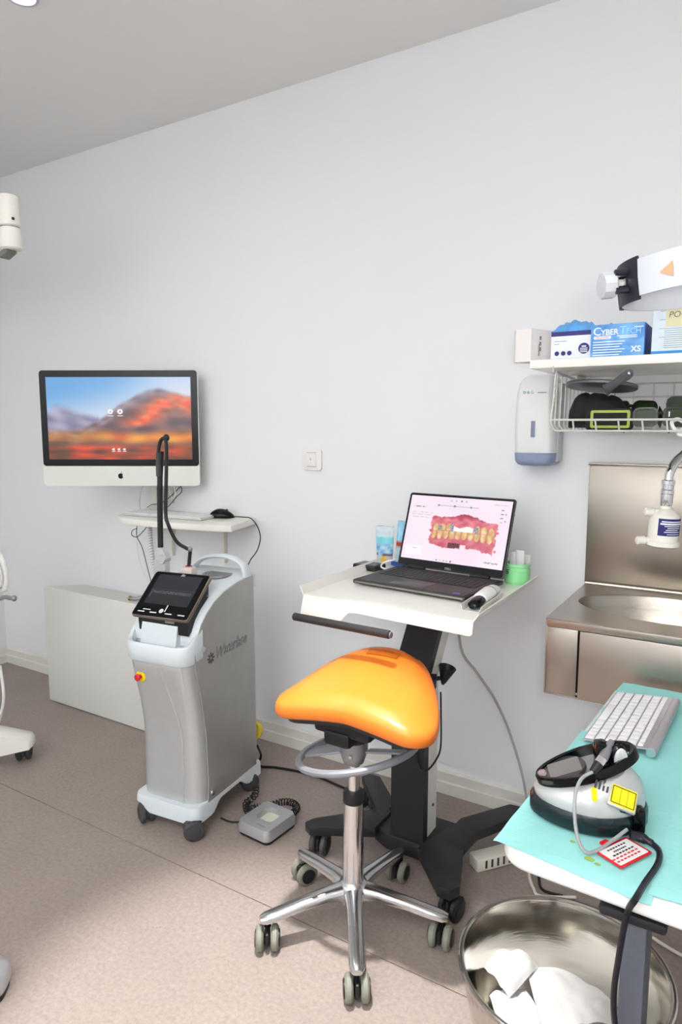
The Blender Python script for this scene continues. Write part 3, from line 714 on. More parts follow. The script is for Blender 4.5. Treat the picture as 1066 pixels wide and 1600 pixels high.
# floor: foot pedal with coiled cord, mains cable
t = thing('foot_pedal', 'silver foot pedal with an oval cream tread on the floor', 'foot pedal', (-1.29, 1.64, 0), math.radians(-4))
PM = WM[t]
pedal = M('pedal_silver', (182, 183, 186), .32, .55, var=.03)
o_ = rrect(.135, .150, .02, 6); i_ = [(.002+.042*math.cos(math.atan2(y/.075, x/.0675)), .012+.044*math.sin(math.atan2(y/.075, x/.0675))) for x, y in o_]
rg = [[V((x*1.0, y, .012)) for x, y in o_], [V((x*1.0, y, .030)) for x, y in o_], [V((x*.93, y*.93, .046)) for x, y in o_], [V((x, y, .047)) for x, y in i_], [V((x*.96, y*.96, .026)) for x, y in i_]]
part('cover', loft(rg, cap=False), pedal, t, False, 45)
part('base', prism(rrect(.128, .142, .018), .013, None, .002), black, t, False)
part('tread', prism([(x*.95, y*.95) for x, y in i_], .008, T(0, 0, .022), .002), M('tread_cream', (222, 222, 202), .5), t, False)
part('nameplate', box((.034, .007, .001), (.02, -.052, .0462)), M('pedal_print', (140, 140, 142), .4), t, False)
cp = [PZ(424, 1258, .012), PZ(440, 1253, .02), PZ(456, 1254, .024), PZ(464, 1262, .022), PZ(455, 1271, .02), PZ(438, 1268, .02), PZ(415, 1262, .02), PZ(398, 1262, .022), PZ(388, 1268, .022), PZ(385, 1255, .022), PZ(398, 1243, .03), PZ(400, 1228, .05)]
ax = smooth(cp, 12); coil = []; nrm = None
N_ = 420
for i in range(N_):
    f = i/(N_-1)*(len(ax)-1); k = min(int(f), len(ax)-2); p = ax[k].lerp(ax[k+1], f-k); tg = (ax[k+1]-ax[k]).normalized()
    s_ = tg.cross(V((0, 0, 1))).normalized(); u_ = s_.cross(tg); a = i*.62
    coil.append(p+s_*.0105*math.cos(a)+u_*.0105*math.sin(a))
part('coiled_cord', tube(coil, .0022, 5), black, t)
solo('mains_cable', tube([PZ(402, 1165, .12), PZ(408, 1180, .05), PZ(405, 1196, .008), PZ(430, 1199, .005), PZ(465, 1205, .005), PZ(500, 1215, .005), PZ(530, 1228, .005), PZ(560, 1240, .005), PZ(590, 1252, .005)], .0045, 8, 6), black, 'black mains cable across the floor from laser to cart', 'cable')
solo('power_cable', tube([PZ(345, 1278, .005), PZ(360, 1284, .004), PZ(374, 1284, .006), PZ(380, 1280, .012)], .003, 8, 6), black, 'short thin black cable between laser and foot pedal', 'cable')

# ================================================================== ALL-IN-ONE COMPUTER on the wall
ia, ib = PY(66, 578, 1.77), PY(303, 574, 2.086)
IW = .645; ic = (V((ia.x, ia.y, 0))+V((ib.x, ib.y, 0)))/2; ix = V((ib.x-ia.x, ib.y-ia.y, 0)).normalized()
iz1 = 1.519; IH = .468; iz0 = iz1-IH
t = thing('desktop_computer', 'all-in-one computer with an autumn mountain wallpaper above the white shelf', 'computer', (ic.x, ic.y, iz0), math.atan2(ix.y, ix.x))
IM = frame((ic.x, ic.y, iz0+IH/2), ix, (0, 0, 1)) @ R(math.radians(0), 'X')
imal = M('anodised_aluminium', (214, 216, 208), .38, .25, var=.01)
part('casing', loft([[IM @ V((x*s_, y*s_, z)) for x, y in rrect(IW, IH, .016)] for s_, z in ((.80, -.045), (.95, -.022), (.995, -.008), (1, -.003), (1, .006))]), imal, t, ang=40)
CHN = .082
gl = part('glass', prism(rrect(IW-.004, IH-CHN, .013, 5, 0, CHN/2), .002, IM @ T(0, 0, .0055)), gloss, t)
DW, DH = .588, .332
def wall_pic(u, v):
    sky = mix((206, 214, 232), (88, 158, 216), ss(.45, 1.05, v+(.45-u)*.35)); sky = mix(sky, (232, 222, 230), .5*ss(.4, .9, u))
    c = sky
    r1 = .50+.14*math.exp(-((u-.10)/.13)**2)+.02*nz(u*9, 1)
    c = mix(c, mix((120, 116, 150), (176, 172, 196), .5+nz(u*9, v*9)), 1-ss(r1-.05, r1+.06, v)) if u < .36 else c
    r2 = .34+.50*ss(.15, .78, u)-.10*ss(.76, 1.05, u)+.025*nz(u*11, 4)
    if v < r2+.05:
        mt = mix((128, 90, 88), (66, 46, 62), .5+1.0*nz(u*8, v*10, 3)); mt = mix(mt, (172, 164, 184), ss(r2-.13, r2-.02, v)*(.45+.5*nz(u*14, v*14)))
        dgn = (u-.60)-(v-.42)*.75
        red = math.exp(-((dgn-.02)/.11)**2)*ss(.36, .46, v)*(1-ss(.70, .86, v))+ .8*ss(.86, 1, u)*math.exp(-((v-.66)/.12)**2)
        mt = mix(mt, mix((232, 74, 30), (248, 120, 50), .5+nz(u*20, v*20, 8)), min(1, red*(1.0+.5*nz(u*13, v*13, 5))))
        c = mix(mt, c, ss(r2-.02, r2+.05, v))
    fr_ = math.exp(-((v-.27-.03*nz(u*4, 2))/.075)**2)
    c = mix(c, mix((214, 96, 14), (250, 172, 52), .5+.9*nz(u*7, v*7, 6)), fr_*(.55+.45*ss(.1, .6, u)))
    if v < .22:
        lk = mix((84, 46, 24), (236, 72, 20), .55+.9*nz(u*6, v*16, 7)); lk = mix(lk, (66, 70, 34), .5*ss(.8, 1, u)); c = mix(lk, c, ss(.13, .22, v))
        c = mix(c, (92, 66, 30), .55*ss(.2, .1, u))
    for du, dv_, rr in ((.44, .585, .0105), (.507, .585, .0105), (.452, .125, .0055), (.49, .125, .0055), (.528, .125, .0055)):
        d = math.hypot((u-du)*DW, (v-dv_)*DH)
        if d < rr and not (rr > .008 and d < .004): c = (246, 244, 246)
        if abs(u-du)*DW < rr*1.1 and abs((v-dv_)*DH+rr*1.7) < .0016: c = (236, 232, 234)
    return c
colgrid('display', IM @ T(0, CHN/2, .0082), DW, DH, 210, 120, wall_pic, MVC('computer_screen_glow', .12, 1.05), gl)
# fruit emblem on the chin
al = []
N2 = 44
for i in range(N2):
    a = 2*PI*i/N2; x, y = math.cos(a), math.sin(a)
    r_ = .0112*(1-.10*math.exp(-((a-PI/2)/.28)**2)-.07*math.exp(-((a-3*PI/2)/.25)**2)+.04*abs(math.sin(a*1.0)))
    px_, py_ = r_*x*.93, r_*y
    d = math.hypot(px_-.0135, py_-.0018)
    if d < .0062:
        k_ = .0062/d; px_, py_ = .0135+(px_-.0135)*k_, .0018+(py_-.0018)*k_
    al.append((px_, py_))
em = IM @ T(-.004, -IH/2+CHN/2, .006)
part('emblem', join(prism(al, .0006, em), prism([(.0005, .0118), (.0012, .0150), (.0040, .0180), (.0052, .0182), (.0048, .0152), (.0028, .0128)], .0006, em)), gloss, t)
# its post on the wall
t3 = thing('monitor_post', 'pale wall post and bracket holding the computer above the shelf', 'bracket', (-2.21, WY, .90))
p0 = PY(243, 790, 2.09)
part('post', boxb(p0.x-.02, p0.x+.022, 2.075, 2.115, .925, 1.22, .004), imal, t3)
part('wall_plate', boxb(p0.x-.05, p0.x+.05, WY-.012, WY-.0005, .96, 1.30, .003), imal, t3)
part('bracket_arm', boxb(p0.x-.018, p0.x+.018, 2.0, WY-.01, 1.17, 1.21, .004), imal, t3)

# white shelf under the computer
SZ = .928
fr_pts = [(-1.672, 1.935), (-1.76, 1.908), (-1.90, 1.880), (-2.06, 1.866), (-2.18, 1.872), (-2.245, 1.895), (-2.29, 1.945), (-2.325, 2.03), (-2.34, WY-.001), (-1.73, WY-.001)]
t = thing('wall_shelf', 'white curved-front wall shelf under the all-in-one computer', 'shelf', (-2.0, WY, SZ-.03))
part('board', prism(fr_pts, .026, T(0, 0, SZ-.026), .004), lac, t)
part('bracket', join(boxb(-1.90, -1.885, 1.97, WY-.001, SZ-.042, SZ-.026), boxb(-1.90, -1.885, WY-.02, WY-.001, SZ-.20, SZ-.026)), lac, t)
part('bracket', join(boxb(-2.20, -2.185, 1.97, WY-.001, SZ-.042, SZ-.026), boxb(-2.20, -2.185, WY-.02, WY-.001, SZ-.20, SZ-.026)), lac, t)
# keyboard and mice on the shelf
ka = math.radians(6); kc = (-2.055, 2.0)
t = thing('slim_keyboard', 'slim white keyboard on the shelf under the computer', 'keyboard', (kc[0], kc[1], SZ), ka)
part('base', box((.40, .112, .010), (0, 0, .006), .003), M('keyboard_alu', (206, 208, 206), .4, .4), t, False)
keys = []
for r_ in range(6):
    for c_ in range(19): keys.append(box((.019, .0145, .003), (-.184+c_*.0204, -.045+r_*.0178, .0125)))
tag(part('keys', join(*keys), M('key_white', (238, 238, 238), .45), t, False), kind='stuff')
def mouse(name, p, l, w_, h_, rz, mat, label):
    t = thing(name, label, 'mouse', (p.x, p.y, SZ), rz)
    rg = []
    for i in range(13):
        q = -1+2*i/12; s_ = max(.06, (1-abs(q)**2.6)**.5); hh = h_*max(.25, (1-.55*q*q-.15*q))*s_**.5
        rg.append([V((l/2*q, w_/2*s_*math.cos(a), .003+max(0, math.sin(a))*hh - (.002 if math.sin(a) < -.1 else 0))) for a in [2*PI*j/16 for j in range(16)]])
    part('shell', loft(rg), mat, t, False, 60)
    return t
mouse('computer_mouse', PZ(291, 808, SZ), .105, .055, .014, .15, white, 'flat white mouse on the shelf beside the keyboard')
mt = mouse('computer_mouse', PZ(347, 809, SZ), .105, .058, .034, .45, gloss, 'black corded mouse at the right end of the shelf')
part('scroll_wheel', xf(cyl((.02, -.003, .030), (.02, .003, .030), .006), T(0, 0, 0)), rubber, mt, False)
part('cord', tube([PZ(366, 807, SZ+.012), PZ(380, 808, SZ+.014), PZ(392, 810, SZ+.008), PY(402, 822, 2.10), PY(407, 840, 2.10), PY(402, 860, 2.10), PY(390, 878, 2.1), PY(384, 900, 2.1), PY(382, 960, 2.1)], .0022, 7, 6), black, mt)
# cables at the computer
solo('white_cable', tube([PY(228, 752, 2.1), PY(221, 765, 2.1), PY(218, 785, 2.1), PZ(220, 800, SZ+.006)], .003, 7, 6), white, 'white cable dropping from the left of the computer to the shelf', 'cable')
solo('white_cable', tube([PY(264, 752, 2.1), PY(266, 770, 2.09), PY(270, 779, 2.08), PY(274, 770, 2.08), PY(268, 752, 2.1)], .003, 7, 6), white, 'white cable loop hanging under the computer beside the post', 'cable')
solo('black_cable', tube([PY(284, 752, 2.11), PY(282, 760, 2.1), PY(266, 776, 2.08), PY(250, 787, 2.06), PY(238, 788, 2.05), PZ(230, 793, SZ+.004)], .0017, 6, 6), black, 'thin black cable running from computer to shelf left of the post', 'cable')
solo('black_cable', tube([PY(282, 756, 2.12), PY(284, 768, 2.11), PY(276, 776, 2.1), PY(268, 786, 2.1), PY(262, 792, 2.1), PZ(254, 794, SZ+.004)], .0017, 6, 6), black, 'thin kinked black cable right of the computer post', 'cable')
solo('black_cable', tube([PY(213, 826, 2.05), PY(207, 829, 2.05), PY(206, 836, 2.05), PY(214, 839, 2.05), PY(222, 832, 2.05), PY(229, 824, 2.05)], .0017, 6, 6), black, 'small black cable loop hanging below the shelf', 'cable')
solo('black_cable', tube([PY(214, 822, 2.06), PY(214, 838, 2.06), PY(222, 855, 2.06), PY(230, 885, 2.06), PY(237, 915, 2.06), PY(243, 960, 2.06)], .0017, 6, 6), black, 'thin black cable falling from the shelf behind the laser', 'cable')
solo('white_cable', tube([PY(213, 826, 2.10), PY(215, 860, 2.10), PY(222, 890, 2.1), PY(236, 920, 2.10), PY(248, 960, 2.1)], .0022, 6, 6), white, 'white cable falling from the shelf along the wall', 'cable')
# spiral cable wrap
sp0 = [PY(234, 824, 2.0), PY(235, 845, 2.0), PY(238, 870, 2.0), PY(243, 895, 2.0), PY(250, 930, 2.0)]
t = thing('cable_wrap', 'white ribbed cable wrap hanging from the shelf', 'cable wrap', (sp0[-1].x, sp0[-1].y, sp0[-1].z))
part('sleeve', tube(sp0, .0105, 12, 6), white, t)
sx_ = smooth(sp0, 6)
part('slits', join(*[tube([sx_[i]+RGT*(.011*math.cos(a))-FWD*(.011*math.sin(a))+V((0, 0, .003*math.cos(a))) for a in [PI*.15+PI*.5*j/5 for j in range(6)]], .0009, 5) for i in range(0, len(sx_)-3, 1)]), rubber, t)

# ================================================================== SOAP DISPENSER
dx0, dx1 = PY(803, 650, 2.05).x, PY(866, 650, 2.05).x
dz0, dz1 = PY(830, 728, 2.045).z, PY(830, 583, 2.045).z
t = thing('soap_dispenser', 'white wall soap dispenser with a grey-blue push bar below the shelf end', 'soap dispenser', ((dx0+dx1)/2, WY, dz0))
dc, dw, dh = (dx0+dx1)/2, dx1-dx0, dz1-dz0
def dsec(z, w_, fy_, rc): 
    return [V((dc+x, WY-.001-y, z)) for x, y in ([(w_/2, 0), (w_/2, fy_*.45)] + [(w_/2-rc+rc*math.cos(a), fy_-rc*1.6+rc*1.6*math.sin(a)) for a in [PI/2*i/4 for i in range(5)]] + [(-w_/2+rc-rc*math.sin(a), fy_-rc*1.6+rc*1.6*math.cos(a)) for a in [PI/2*i/4 for i in range(5)]] + [(-w_/2, fy_*.45), (-w_/2, 0)])]
zs = [(.14, 1.0, .100), (.20, 1, .104), (.55, 1, .106), (.80, .97, .102), (.90, .90, .094), (.96, .78, .08), (.99, .6, .06)]
part('cover', loft([dsec(dz0+dh*q, dw*k, f, .018) for q, k, f in zs]), white, t, ang=50)
part('push_bar', loft([dsec(dz0+dh*q, dw*k, f, .018) for q, k, f in ((0.0, .74, .094), (.012, .84, .100), (.035, .93, .106), (.06, .965, .108), (.138, 1.0, .108))]), M('push_bar_blue', (140, 150, 178), .35), t, ang=50)
wm4 = frame((dc, WY-.001-.1065, dz0+dh*.40), (1, 0, 0), (0, 0, 1))
part('level_window', prism(rrect(.012, .048, .002, 3), .0015, wm4, .0004), M('window_blue', (128, 134, 164), .25), t)
text('lettering', 'D & G', .012, M('teal_print', (90, 150, 140), .5), t, frame((dc-.018, WY-.001-.1035, dz0+dh*.795), (1, 0, 0), (0, .04, 1)) @ T(0, 0, .0012), .0003)
part('small_print', box((.026, .002, .0006), (0, 0, 0), m=frame((dc+.022, WY-.001-.1047, dz0+dh*.792), (1, 0, 0), (0, .04, 1))), M('teal_print', (90, 150, 140), .5), t)
part('side_body', boxb(dx1-.006, dx1+.004, WY-.06, WY-.001, dz0+.012, dz0+dh*.90, .003), M('dispenser_back', (206, 210, 214), .4), t)

# ================================================================== WALL SHELF with gloves and basket
HZ0, HZ1, HY = 1.440, 1.4615, 1.742
hx0 = -.515
t = thing('supply_shelf', 'white wall shelf carrying the glove boxes above the wire basket', 'shelf', (-.15, WY, HZ0))
part('board', boxb(hx0, .35, HY, WY-.001, HZ0, HZ1, .002), lac, t)
for x in (hx0+.03, .3): part('bracket', boxb(x, x+.02, WY-.12, WY-.001, HZ0-.03, HZ0, .003), white, t)
def fbox(name, x0, x1, z1, yf_, dep, label, cat, mat, grp=None):
    t = thing(name, label, cat, ((x0+x1)/2, yf_+dep/2, HZ1), 0, grp)
    part('carton', boxb(x0, x1, yf_, yf_+dep, HZ1, z1, .0012), mat, t); return t
# white box with navy band
yfb = 1.80
a, b_ = PY(860, 566, yfb), PY(925, 529, yfb); wz1 = HZ1+.072
cart = M('carton_white', (238, 239, 242), .5, var=.01)
t = fbox('glove_box', a.x, b_.x, wz1, yfb, .22, 'white glove box with a navy band, left of the blue box', 'glove box', cart, 'glove boxes on the shelf')
fm4 = frame(((a.x+b_.x)/2, yfb-.0002, HZ1+.036), (1, 0, 0), (0, 0, 1)); bw = b_.x-a.x
part('navy_band', box((bw-.001, .011, .0006), (0, .0302, 0), m=fm4), navy, t)
part('blue_foot_band', box((bw-.001, .005, .0006), (0, -.0332, 0), m=fm4), M('light_blue_print', (150, 200, 236), .5), t)
for i, x in enumerate((-.034, -.018, -.003)): part('round_symbol', xf(lathe([(.0058, 0), (.0058, .0006), (0, .0006)], 18, cap=False), fm4 @ T(x, -.018, 0)), navy, t)
rs = part('round_seal', xf(lathe([(.0135, 0), (.0135, .0006), (0, .0006)], 24, cap=False), fm4 @ T(bw/2-.018, -.008, 0)), navy, t)
part('seal_print', join(box((.011, .0032, .0004), (bw/2-.018, -.003, .0008), m=fm4), *[box((.018, .0018, .0004), (bw/2-.018, -.008-.0042*k, .0008), m=fm4) for k in range(3)]), whiteink, rs)
part('small_print', join(box((.03, .0016, .0004), (-.026, .012, .0002), m=fm4), box((.012, .0016, .0004), (-.035, .005, .0002), m=fm4)), satin, t)
# blue box
yb2 = 1.785
a, b_ = PY(922, 560, yb2), PY(1008, 518, yb2)
bl_ = bpy.data.materials.new('blue_carton'); bl_.use_nodes = True; nt = bl_.node_tree; bb = nt.nodes['Principled BSDF']; bb.inputs['Roughness'].default_value = .35
tc = nt.nodes.new('ShaderNodeTexCoord'); nn_ = nt.nodes.new('ShaderNodeTexNoise'); nn_.inputs['Scale'].default_value = 14; nn_.inputs['Distortion'].default_value = 1.5
rr_ = nt.nodes.new('ShaderNodeValToRGB'); rr_.color_ramp.elements[0].color = lin((40, 120, 205)); rr_.color_ramp.elements[1].color = lin((120, 190, 238)); rr_.color_ramp.elements[0].position = .3; rr_.color_ramp.elements[1].position = .75
nt.links.new(tc.outputs['Object'], nn_.inputs['Vector']); nt.links.new(nn_.outputs['Fac'], rr_.inputs['Fac']); nt.links.new(rr_.outputs['Color'], bb.inputs['Base Color'])
t = fbox('glove_box', a.x, b_.x, HZ1+.080, yb2, .12, 'bright blue glove box with white lettering on the shelf', 'glove box', bl_, 'glove boxes on the shelf')
bw = b_.x-a.x; fm5 = frame(((a.x+b_.x)/2, yb2-.0004, HZ1+.040), (1, 0, 0), (0, 0, 1))
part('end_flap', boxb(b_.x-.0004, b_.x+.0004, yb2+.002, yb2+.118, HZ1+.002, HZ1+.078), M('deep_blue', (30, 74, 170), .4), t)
text('lettering', 'C', .027, whiteink, t, fm5 @ T(-bw/2+.005, .023, 0), align='LEFT', bold=.0003)
text('lettering', 'YBER', .019, whiteink, t, fm5 @ T(-bw/2+.0235, .0205, 0), align='LEFT', bold=.0003, sx=.92)
lb = M('light_blue_ink', (150, 214, 246), .5)
text('lettering', 'T', .027, lb, t, fm5 @ T(.004, .023, 0), align='LEFT')
text('lettering', 'ECH', .019, lb, t, fm5 @ T(.0195, .0205, 0), align='LEFT', sx=.92)
gp_ = part('gloves_plate', xf(prism(rrect(.040, .0075, .003, 3), .0004), fm5 @ T(-bw/2+.027, .009, -.0002)), whiteink, t)
text('gloves_lettering', 'GLOVES', .0078, redm, gp_, fm5 @ T(-bw/2+.027, .009, .0003), sx=1.1)
part('small_print', join(*[box((bw*(.60-.05*(k % 3)), .0021, .0004), (-bw/2+.006+bw*(.30-.025*(k % 3)), -.0015-.0062*k, 0), m=fm5) for k in range(6)], box((.045, .002, .0004), (.022, .0108, 0), m=fm5), box((.04, .002, .0004), (.025, .0068, 0), m=fm5), box((.02, .002, .0004), (.048, .030, 0), m=fm5)), whiteink, t)
text('size_lettering', 'XS', .019, whiteink, t, fm5 @ T(bw/2-.018, -.022, 0), bold=.0004)
# large box with a taped note
yb3 = 1.80
a = PY(1017, 556, yb3)
t = fbox('supply_box', a.x, a.x+.16, HZ1+.150, yb3, .20, 'tall pale blue and white box with a taped beige note', 'box', M('carton_pale_blue', (222, 234, 242), .5, var=.06, scale=30), None)
fm6 = frame((a.x+.08, yb3-.0004, HZ1+.075), (1, 0, 0), (0, 0, 1))
part('blue_foot_band', box((.159, .011, .0006), (0, -.069, 0), m=fm6), M('mid_blue_print', (36, 138, 214), .45), t)
part('blue_corner', xf(prism([(-.079, .074), (-.062, .074), (-.063, .058), (-.07, .066)], .0006), fm6), M('mid_blue_print', (36, 138, 214), .45), t)
nt_ = part('taped_note', box((.11, .044, .0006), (.004, .014, .0003), m=fm6), M('beige_note', (226, 220, 182), .6), t)
text('note_lettering', 'POCH', .019, ink, nt_, fm6 @ T(-.046, .018, .0008), align='LEFT', shear=.15, bold=-.0003)
part('print_header', box((.11, .008, .0006), (.004, .045, 0), m=fm6), M('grey_print', (150, 160, 158), .5), t)
part('print_lines', join(*[box((.11, .0013, .0004), (.002, -.013-.0048*k, 0), m=fm6) for k in range(10)], *[box((.012, .0012, .0004), (-.058, .048-.02*k, 0), m=fm6) for k in range(5)]), M('grey_print', (150, 160, 158), .5), t)
# white box standing askew on the shelf's end
c = PY(829, 566, 1.775)
t = thing('swab_box', 'plain white box standing askew at the left end of the shelf', 'box', (c.x, c.y, HZ1), 0)
e1 = V((-.048, .018, 0)); e2 = V((.055, .105, 0)); z1_ = .082
g = loft([[c*1.0+q+V((0, 0, HZ1-c.z+z)) for q in (V((0, 0, 0)), e2, e1+e2, e1*1.12+V((0, .014, 0)), e1*.93)] for z in (.0005, z1_*.86, z1_)])
part('carton', g, M('carton_blush', (240, 236, 234), .5, var=.01), t, ang=25)
sm5 = frame(c+e2*.42+V((0, 0, HZ1-c.z+.042))+V((.0015, -.0008, 0)), e2, (0, 0, 1))
part('vertical_print', join(*[box((.006, .009, .0004), (-.018, .018-.014*k, 0), m=sm5) for k in range(3)], box((.003, .03, .0004), (-.022, -.012, 0), m=sm5)), satin, t)
part('green_label', box((.03, .04, .0004), (.040, -.002, 0), m=sm5), M('pale_green_label', (196, 222, 218), .5), t)
# crumpled blue gloves on the white box
glv = M('nitrile_blue', (96, 172, 236), .42, var=.06, scale=60, bump=.4, bscale=90)
def glove(name, c, w_, d_, h_, sd, label, mat=None, cat='glove', rz=0, base=None):
    def fn(u, v):
        x, y = (u-.5), (v-.5); e = max(0, 1-(2*abs(x))**2.4)*max(0, 1-(2*abs(y))**2.2)
        f = .62+.42*abs(nz(x*5+sd, y*6, sd))+.10*nz(x*14, y*14+sd, 3)
        wob = 1+.16*nz(y*6, sd)
        return (x*w_*wob, y*d_*(1+.25*nz(x*6, sd, 7)), .003+h_*(e**.55)*f)
    g = sheet(fn, 34, 22, .002); m = T(*c) @ R(rz); return solo(name, xf(g, m), mat or glv, label, cat, ang=60)
gc = PY(905, 524, 1.87)
glove('nitrile_glove', (gc.x-.008, 1.885, wz1), .105, .12, .040, 2.3, 'crumpled blue nitrile gloves on top of the white glove box', rz=.1)
glove('nitrile_glove', (gc.x+.062, 1.935, wz1), .08, .05, .03, 5.1, 'blue nitrile glove slumping behind the blue glove box', rz=-.2)

# wire basket under the shelf
t = thing('wire_basket', 'white coated wire basket hung under the supply shelf', 'basket', (-.1, 1.93, 1.283))
bx0, bx1, byf, byb = -.452, .22, 1.725, 2.14
zr, zb_, zt = PY(900, 656, byf).z, PY(900, 673, byf).z, 1.425
def wr(name, pts, r=.0022, sm=0): return part(name, tube(pts, r, 7, sm), wire, t)
wr('rail', [(bx0, byf, zr), (bx1, byf, zr)], .0028); wr('rail', [(bx0+.012, byf+.004, zb_), (bx1, byf+.004, zb_)], .0026)
wr('rail', [(bx0, byb, zt-.008), (bx1, byb, zt-.008)], .0026); wr('rail', [(bx0, byb, zt-.045), (bx1, byb, zt-.045)])
wr('rail', [(bx0, byb, zb_), (bx1, byb, zb_)])
wr('side_rail', [(bx0, byf+.03, zt+.006), (bx0, byb, zt-.008)], .003)
wr('hook', [(bx0-.004, byf+.022, HZ1-.006), (bx0-.004, byf+.018, HZ0-.008), (bx0-.002, byf+.03, zt+.008), (bx0, byf+.10, zt)], .0028, 5)
wr('front_post', [(bx0, byf+.03, zt+.006), (bx0+.001, byf+.012, 1.36), (bx0, byf, zr), (bx0+.006, byf+.002, zb_+.006), (bx0+.012, byf+.004, zb_)], .0028, 5)
for i in range(9):
    y = byf+.045+(byb-byf-.05)*i/8; wr('side_wire', [(bx0, y, zt+.004-.01*i/8), (bx0, y-.008, zb_+.012), (bx0+.01, y-.008, zb_)], .0022)
for i in range(14):
    x = bx0+.052+.052*i
    if x > bx1: break
    wr('front_wire', [(x, byf, zr), (x+.003, byf+.004, zb_)]); wr('back_wire', [(x+.02, byb, zt-.008), (x+.02, byb, zb_)]); wr('floor_wire', [(x, byf+.004, zb_), (x+.02, byb, zb_)], .0018)
# contents
BZ = zb_+.0028
padm = M('black_neoprene', (20, 20, 22), .8, var=.2, bump=.5, bscale=300)
a, b_ = PY(886, 640, 1.83), PY(968, 640, 1.83)
t = thing('laser_goggles', 'black padded goggles with ribbed foam at the left of the basket', 'goggles', ((a.x+b_.x)/2, 1.85, BZ))
rg = []
L_ = b_.x-a.x+.02
for i in range(25):
    q = i/24; s_ = (1-abs(2*q-1)**4)**.5*.9+.1; rib = 1-.045*(math.sin(q*PI*7) > .55)
    zt_ = .098-.018*q
    rg.append([V((a.x+L_*q, 1.855+.052*s_*rib*math.cos(c_), BZ+.003+(zt_*.5*s_*rib)*(1+math.sin(c_)))) for c_ in [2*PI*j/18 for j in range(18)]])
part('foam', loft(rg), padm, t, ang=50)
gm = frame(PY(952, 655, 1.775), (1, .12, 0), (0, .10, 1))
s2 = part('strap_patch', xf(prism(rrect(.108, .054, .010), .012, T(0, 0, -.012), .003), gm), padm, t)
lime = M('lime_edge', (160, 176, 70), .6)
part('lime_edging', xf(ringprism(rrect(.090, .043, .005), rrect(.077, .031, .002), .0014), gm @ T(.002, 0, .0002)), lime, s2)
# hand mirror on top
mc = PY(938, 609, 1.82)
t = thing('hand_mirror', 'grey oval hand mirror with its handle raised, lying on the goggles', 'mirror', (mc.x, mc.y, BZ+.098))
hmm = M('mirror_back', (96, 98, 104), .35, .3)
part('head', xf(prism(ellipse(.088, .055, 32), .010, None, .003), T(mc.x-.004, 1.85, BZ+.104) @ R(.06, 'Y') @ R(-.20, 'X')), hmm, t)
h0, h1 = PY(950, 607, 1.79), PY(986, 582, 1.732)
hl_ = (h1-h0).length+.006; hd_ = (h1-h0).normalized(); sd_ = hd_.cross(V((0, 1, 0))).normalized()
part('handle', loft([[h0+hd_*d+sd_*(wd*c_)+V((0, .007*s_, 0)) for c_, s_ in [(math.cos(a), math.sin(a)) for a in [2*PI*j/12 for j in range(12)]]] for d, wd in ((-.012, .016), (.012, .011), (.4*hl_, .010), (.82*hl_, .012), (.96*hl_, .009), (hl_, .003))]), hmm, t, ang=60)
part('hang_hole', cyl(h1-hd_*.004+V((0, -.008, 0)), h1-hd_*.004+V((0, -.0066, 0)), .003, 12), whiteink, t)
# green laser glasses
lensm = M('green_lens', (26, 48, 5), .45, var=.3, trans=.0, scale=8)
frm_ = M('glasses_frame', (30, 33, 28), .3, var=.1)
def glasses(px, py, yy, w_, h_, rz, rx, label):
    c = PY(px, py, yy); t = thing('laser_glasses', label, 'glasses', (c.x, c.y, BZ), 0, 'green laser glasses in the basket')
    m = T(c.x, c.y, max(c.z, BZ+h_*.5)) @ R(rz) @ R(rx, 'X')
    for s_ in (-1, 1):
        o_ = [(s_*w_*.27+x, y) for x, y in rrect(w_*.46, h_, h_*.28)]; i_ = [(s_*w_*.27+x, y) for x, y in rrect(w_*.38, h_*.8, h_*.22)]
        def curve(g): return [V((v[0], v[1], v[2]-1.6*v[0]*v[0])) for v in g[0]], g[1]
        part('frame_ring', xf(curve(ringprism(o_, i_, .008)), m), frm_, t)
        part('lens', xf(curve(prism(i_, .003, T(0, 0, .002))), m), lensm, t)
        part('side_shield', xf(loft([[V((s_*w_*.5, y, 0-.3*w_*.3)), V((s_*w_*.5, y, -.055)), V((s_*w_*.49, y, -.055)), V((s_*w_*.49, y, -.02))] for y in (-h_*.4, h_*.4)]), m), lensm, t)
        part('temple', xf(tube([(s_*w_*.5, h_*.2, -.02), (s_*w_*.51, h_*.22, -.07), (s_*w_*.47, h_*.1, -.12)], .0035, 8, 4), m), frm_, t)
    part('bridge', xf(tube([(-w_*.06, h_*.12, .004), (0, h_*.2, .006), (w_*.06, h_*.12, .004)], .004, 8, 3), m), frm_, t)
    return t
glasses(986, 641, 1.96, .13, .052, -.25, PI/2-.55, 'dark green laser glasses tilted beside the black goggles')
glasses(1032, 652, 1.79, .12, .046, .12, PI/2-.15, 'dark green laser glasses standing in the middle of the basket')
glasses(1082, 638, 1.95, .12, .062, .0, PI/2, 'upright green laser glasses cut by the right picture edge')
part('print', box((.003, .012, .001), m=frame(PY(1046, 647, 1.778), (1, .3, 0), (0, 0, 1))), whiteink, bpy.data.objects['laser_glasses.001'])
solo('white_cable', tube([PY(1066, 676, 1.74), PY(1054, 670, 1.735), PY(1050, 660, 1.735), PY(1058, 655, 1.74), PY(1066, 658, 1.745), PY(1076, 666, 1.75), PY(1064, 672, 1.75), PY(1060, 678, 1.738), PY(1072, 681, 1.745)], .0045, 8, 6), white, 'loose white cord bundled over the basket front', 'cord')

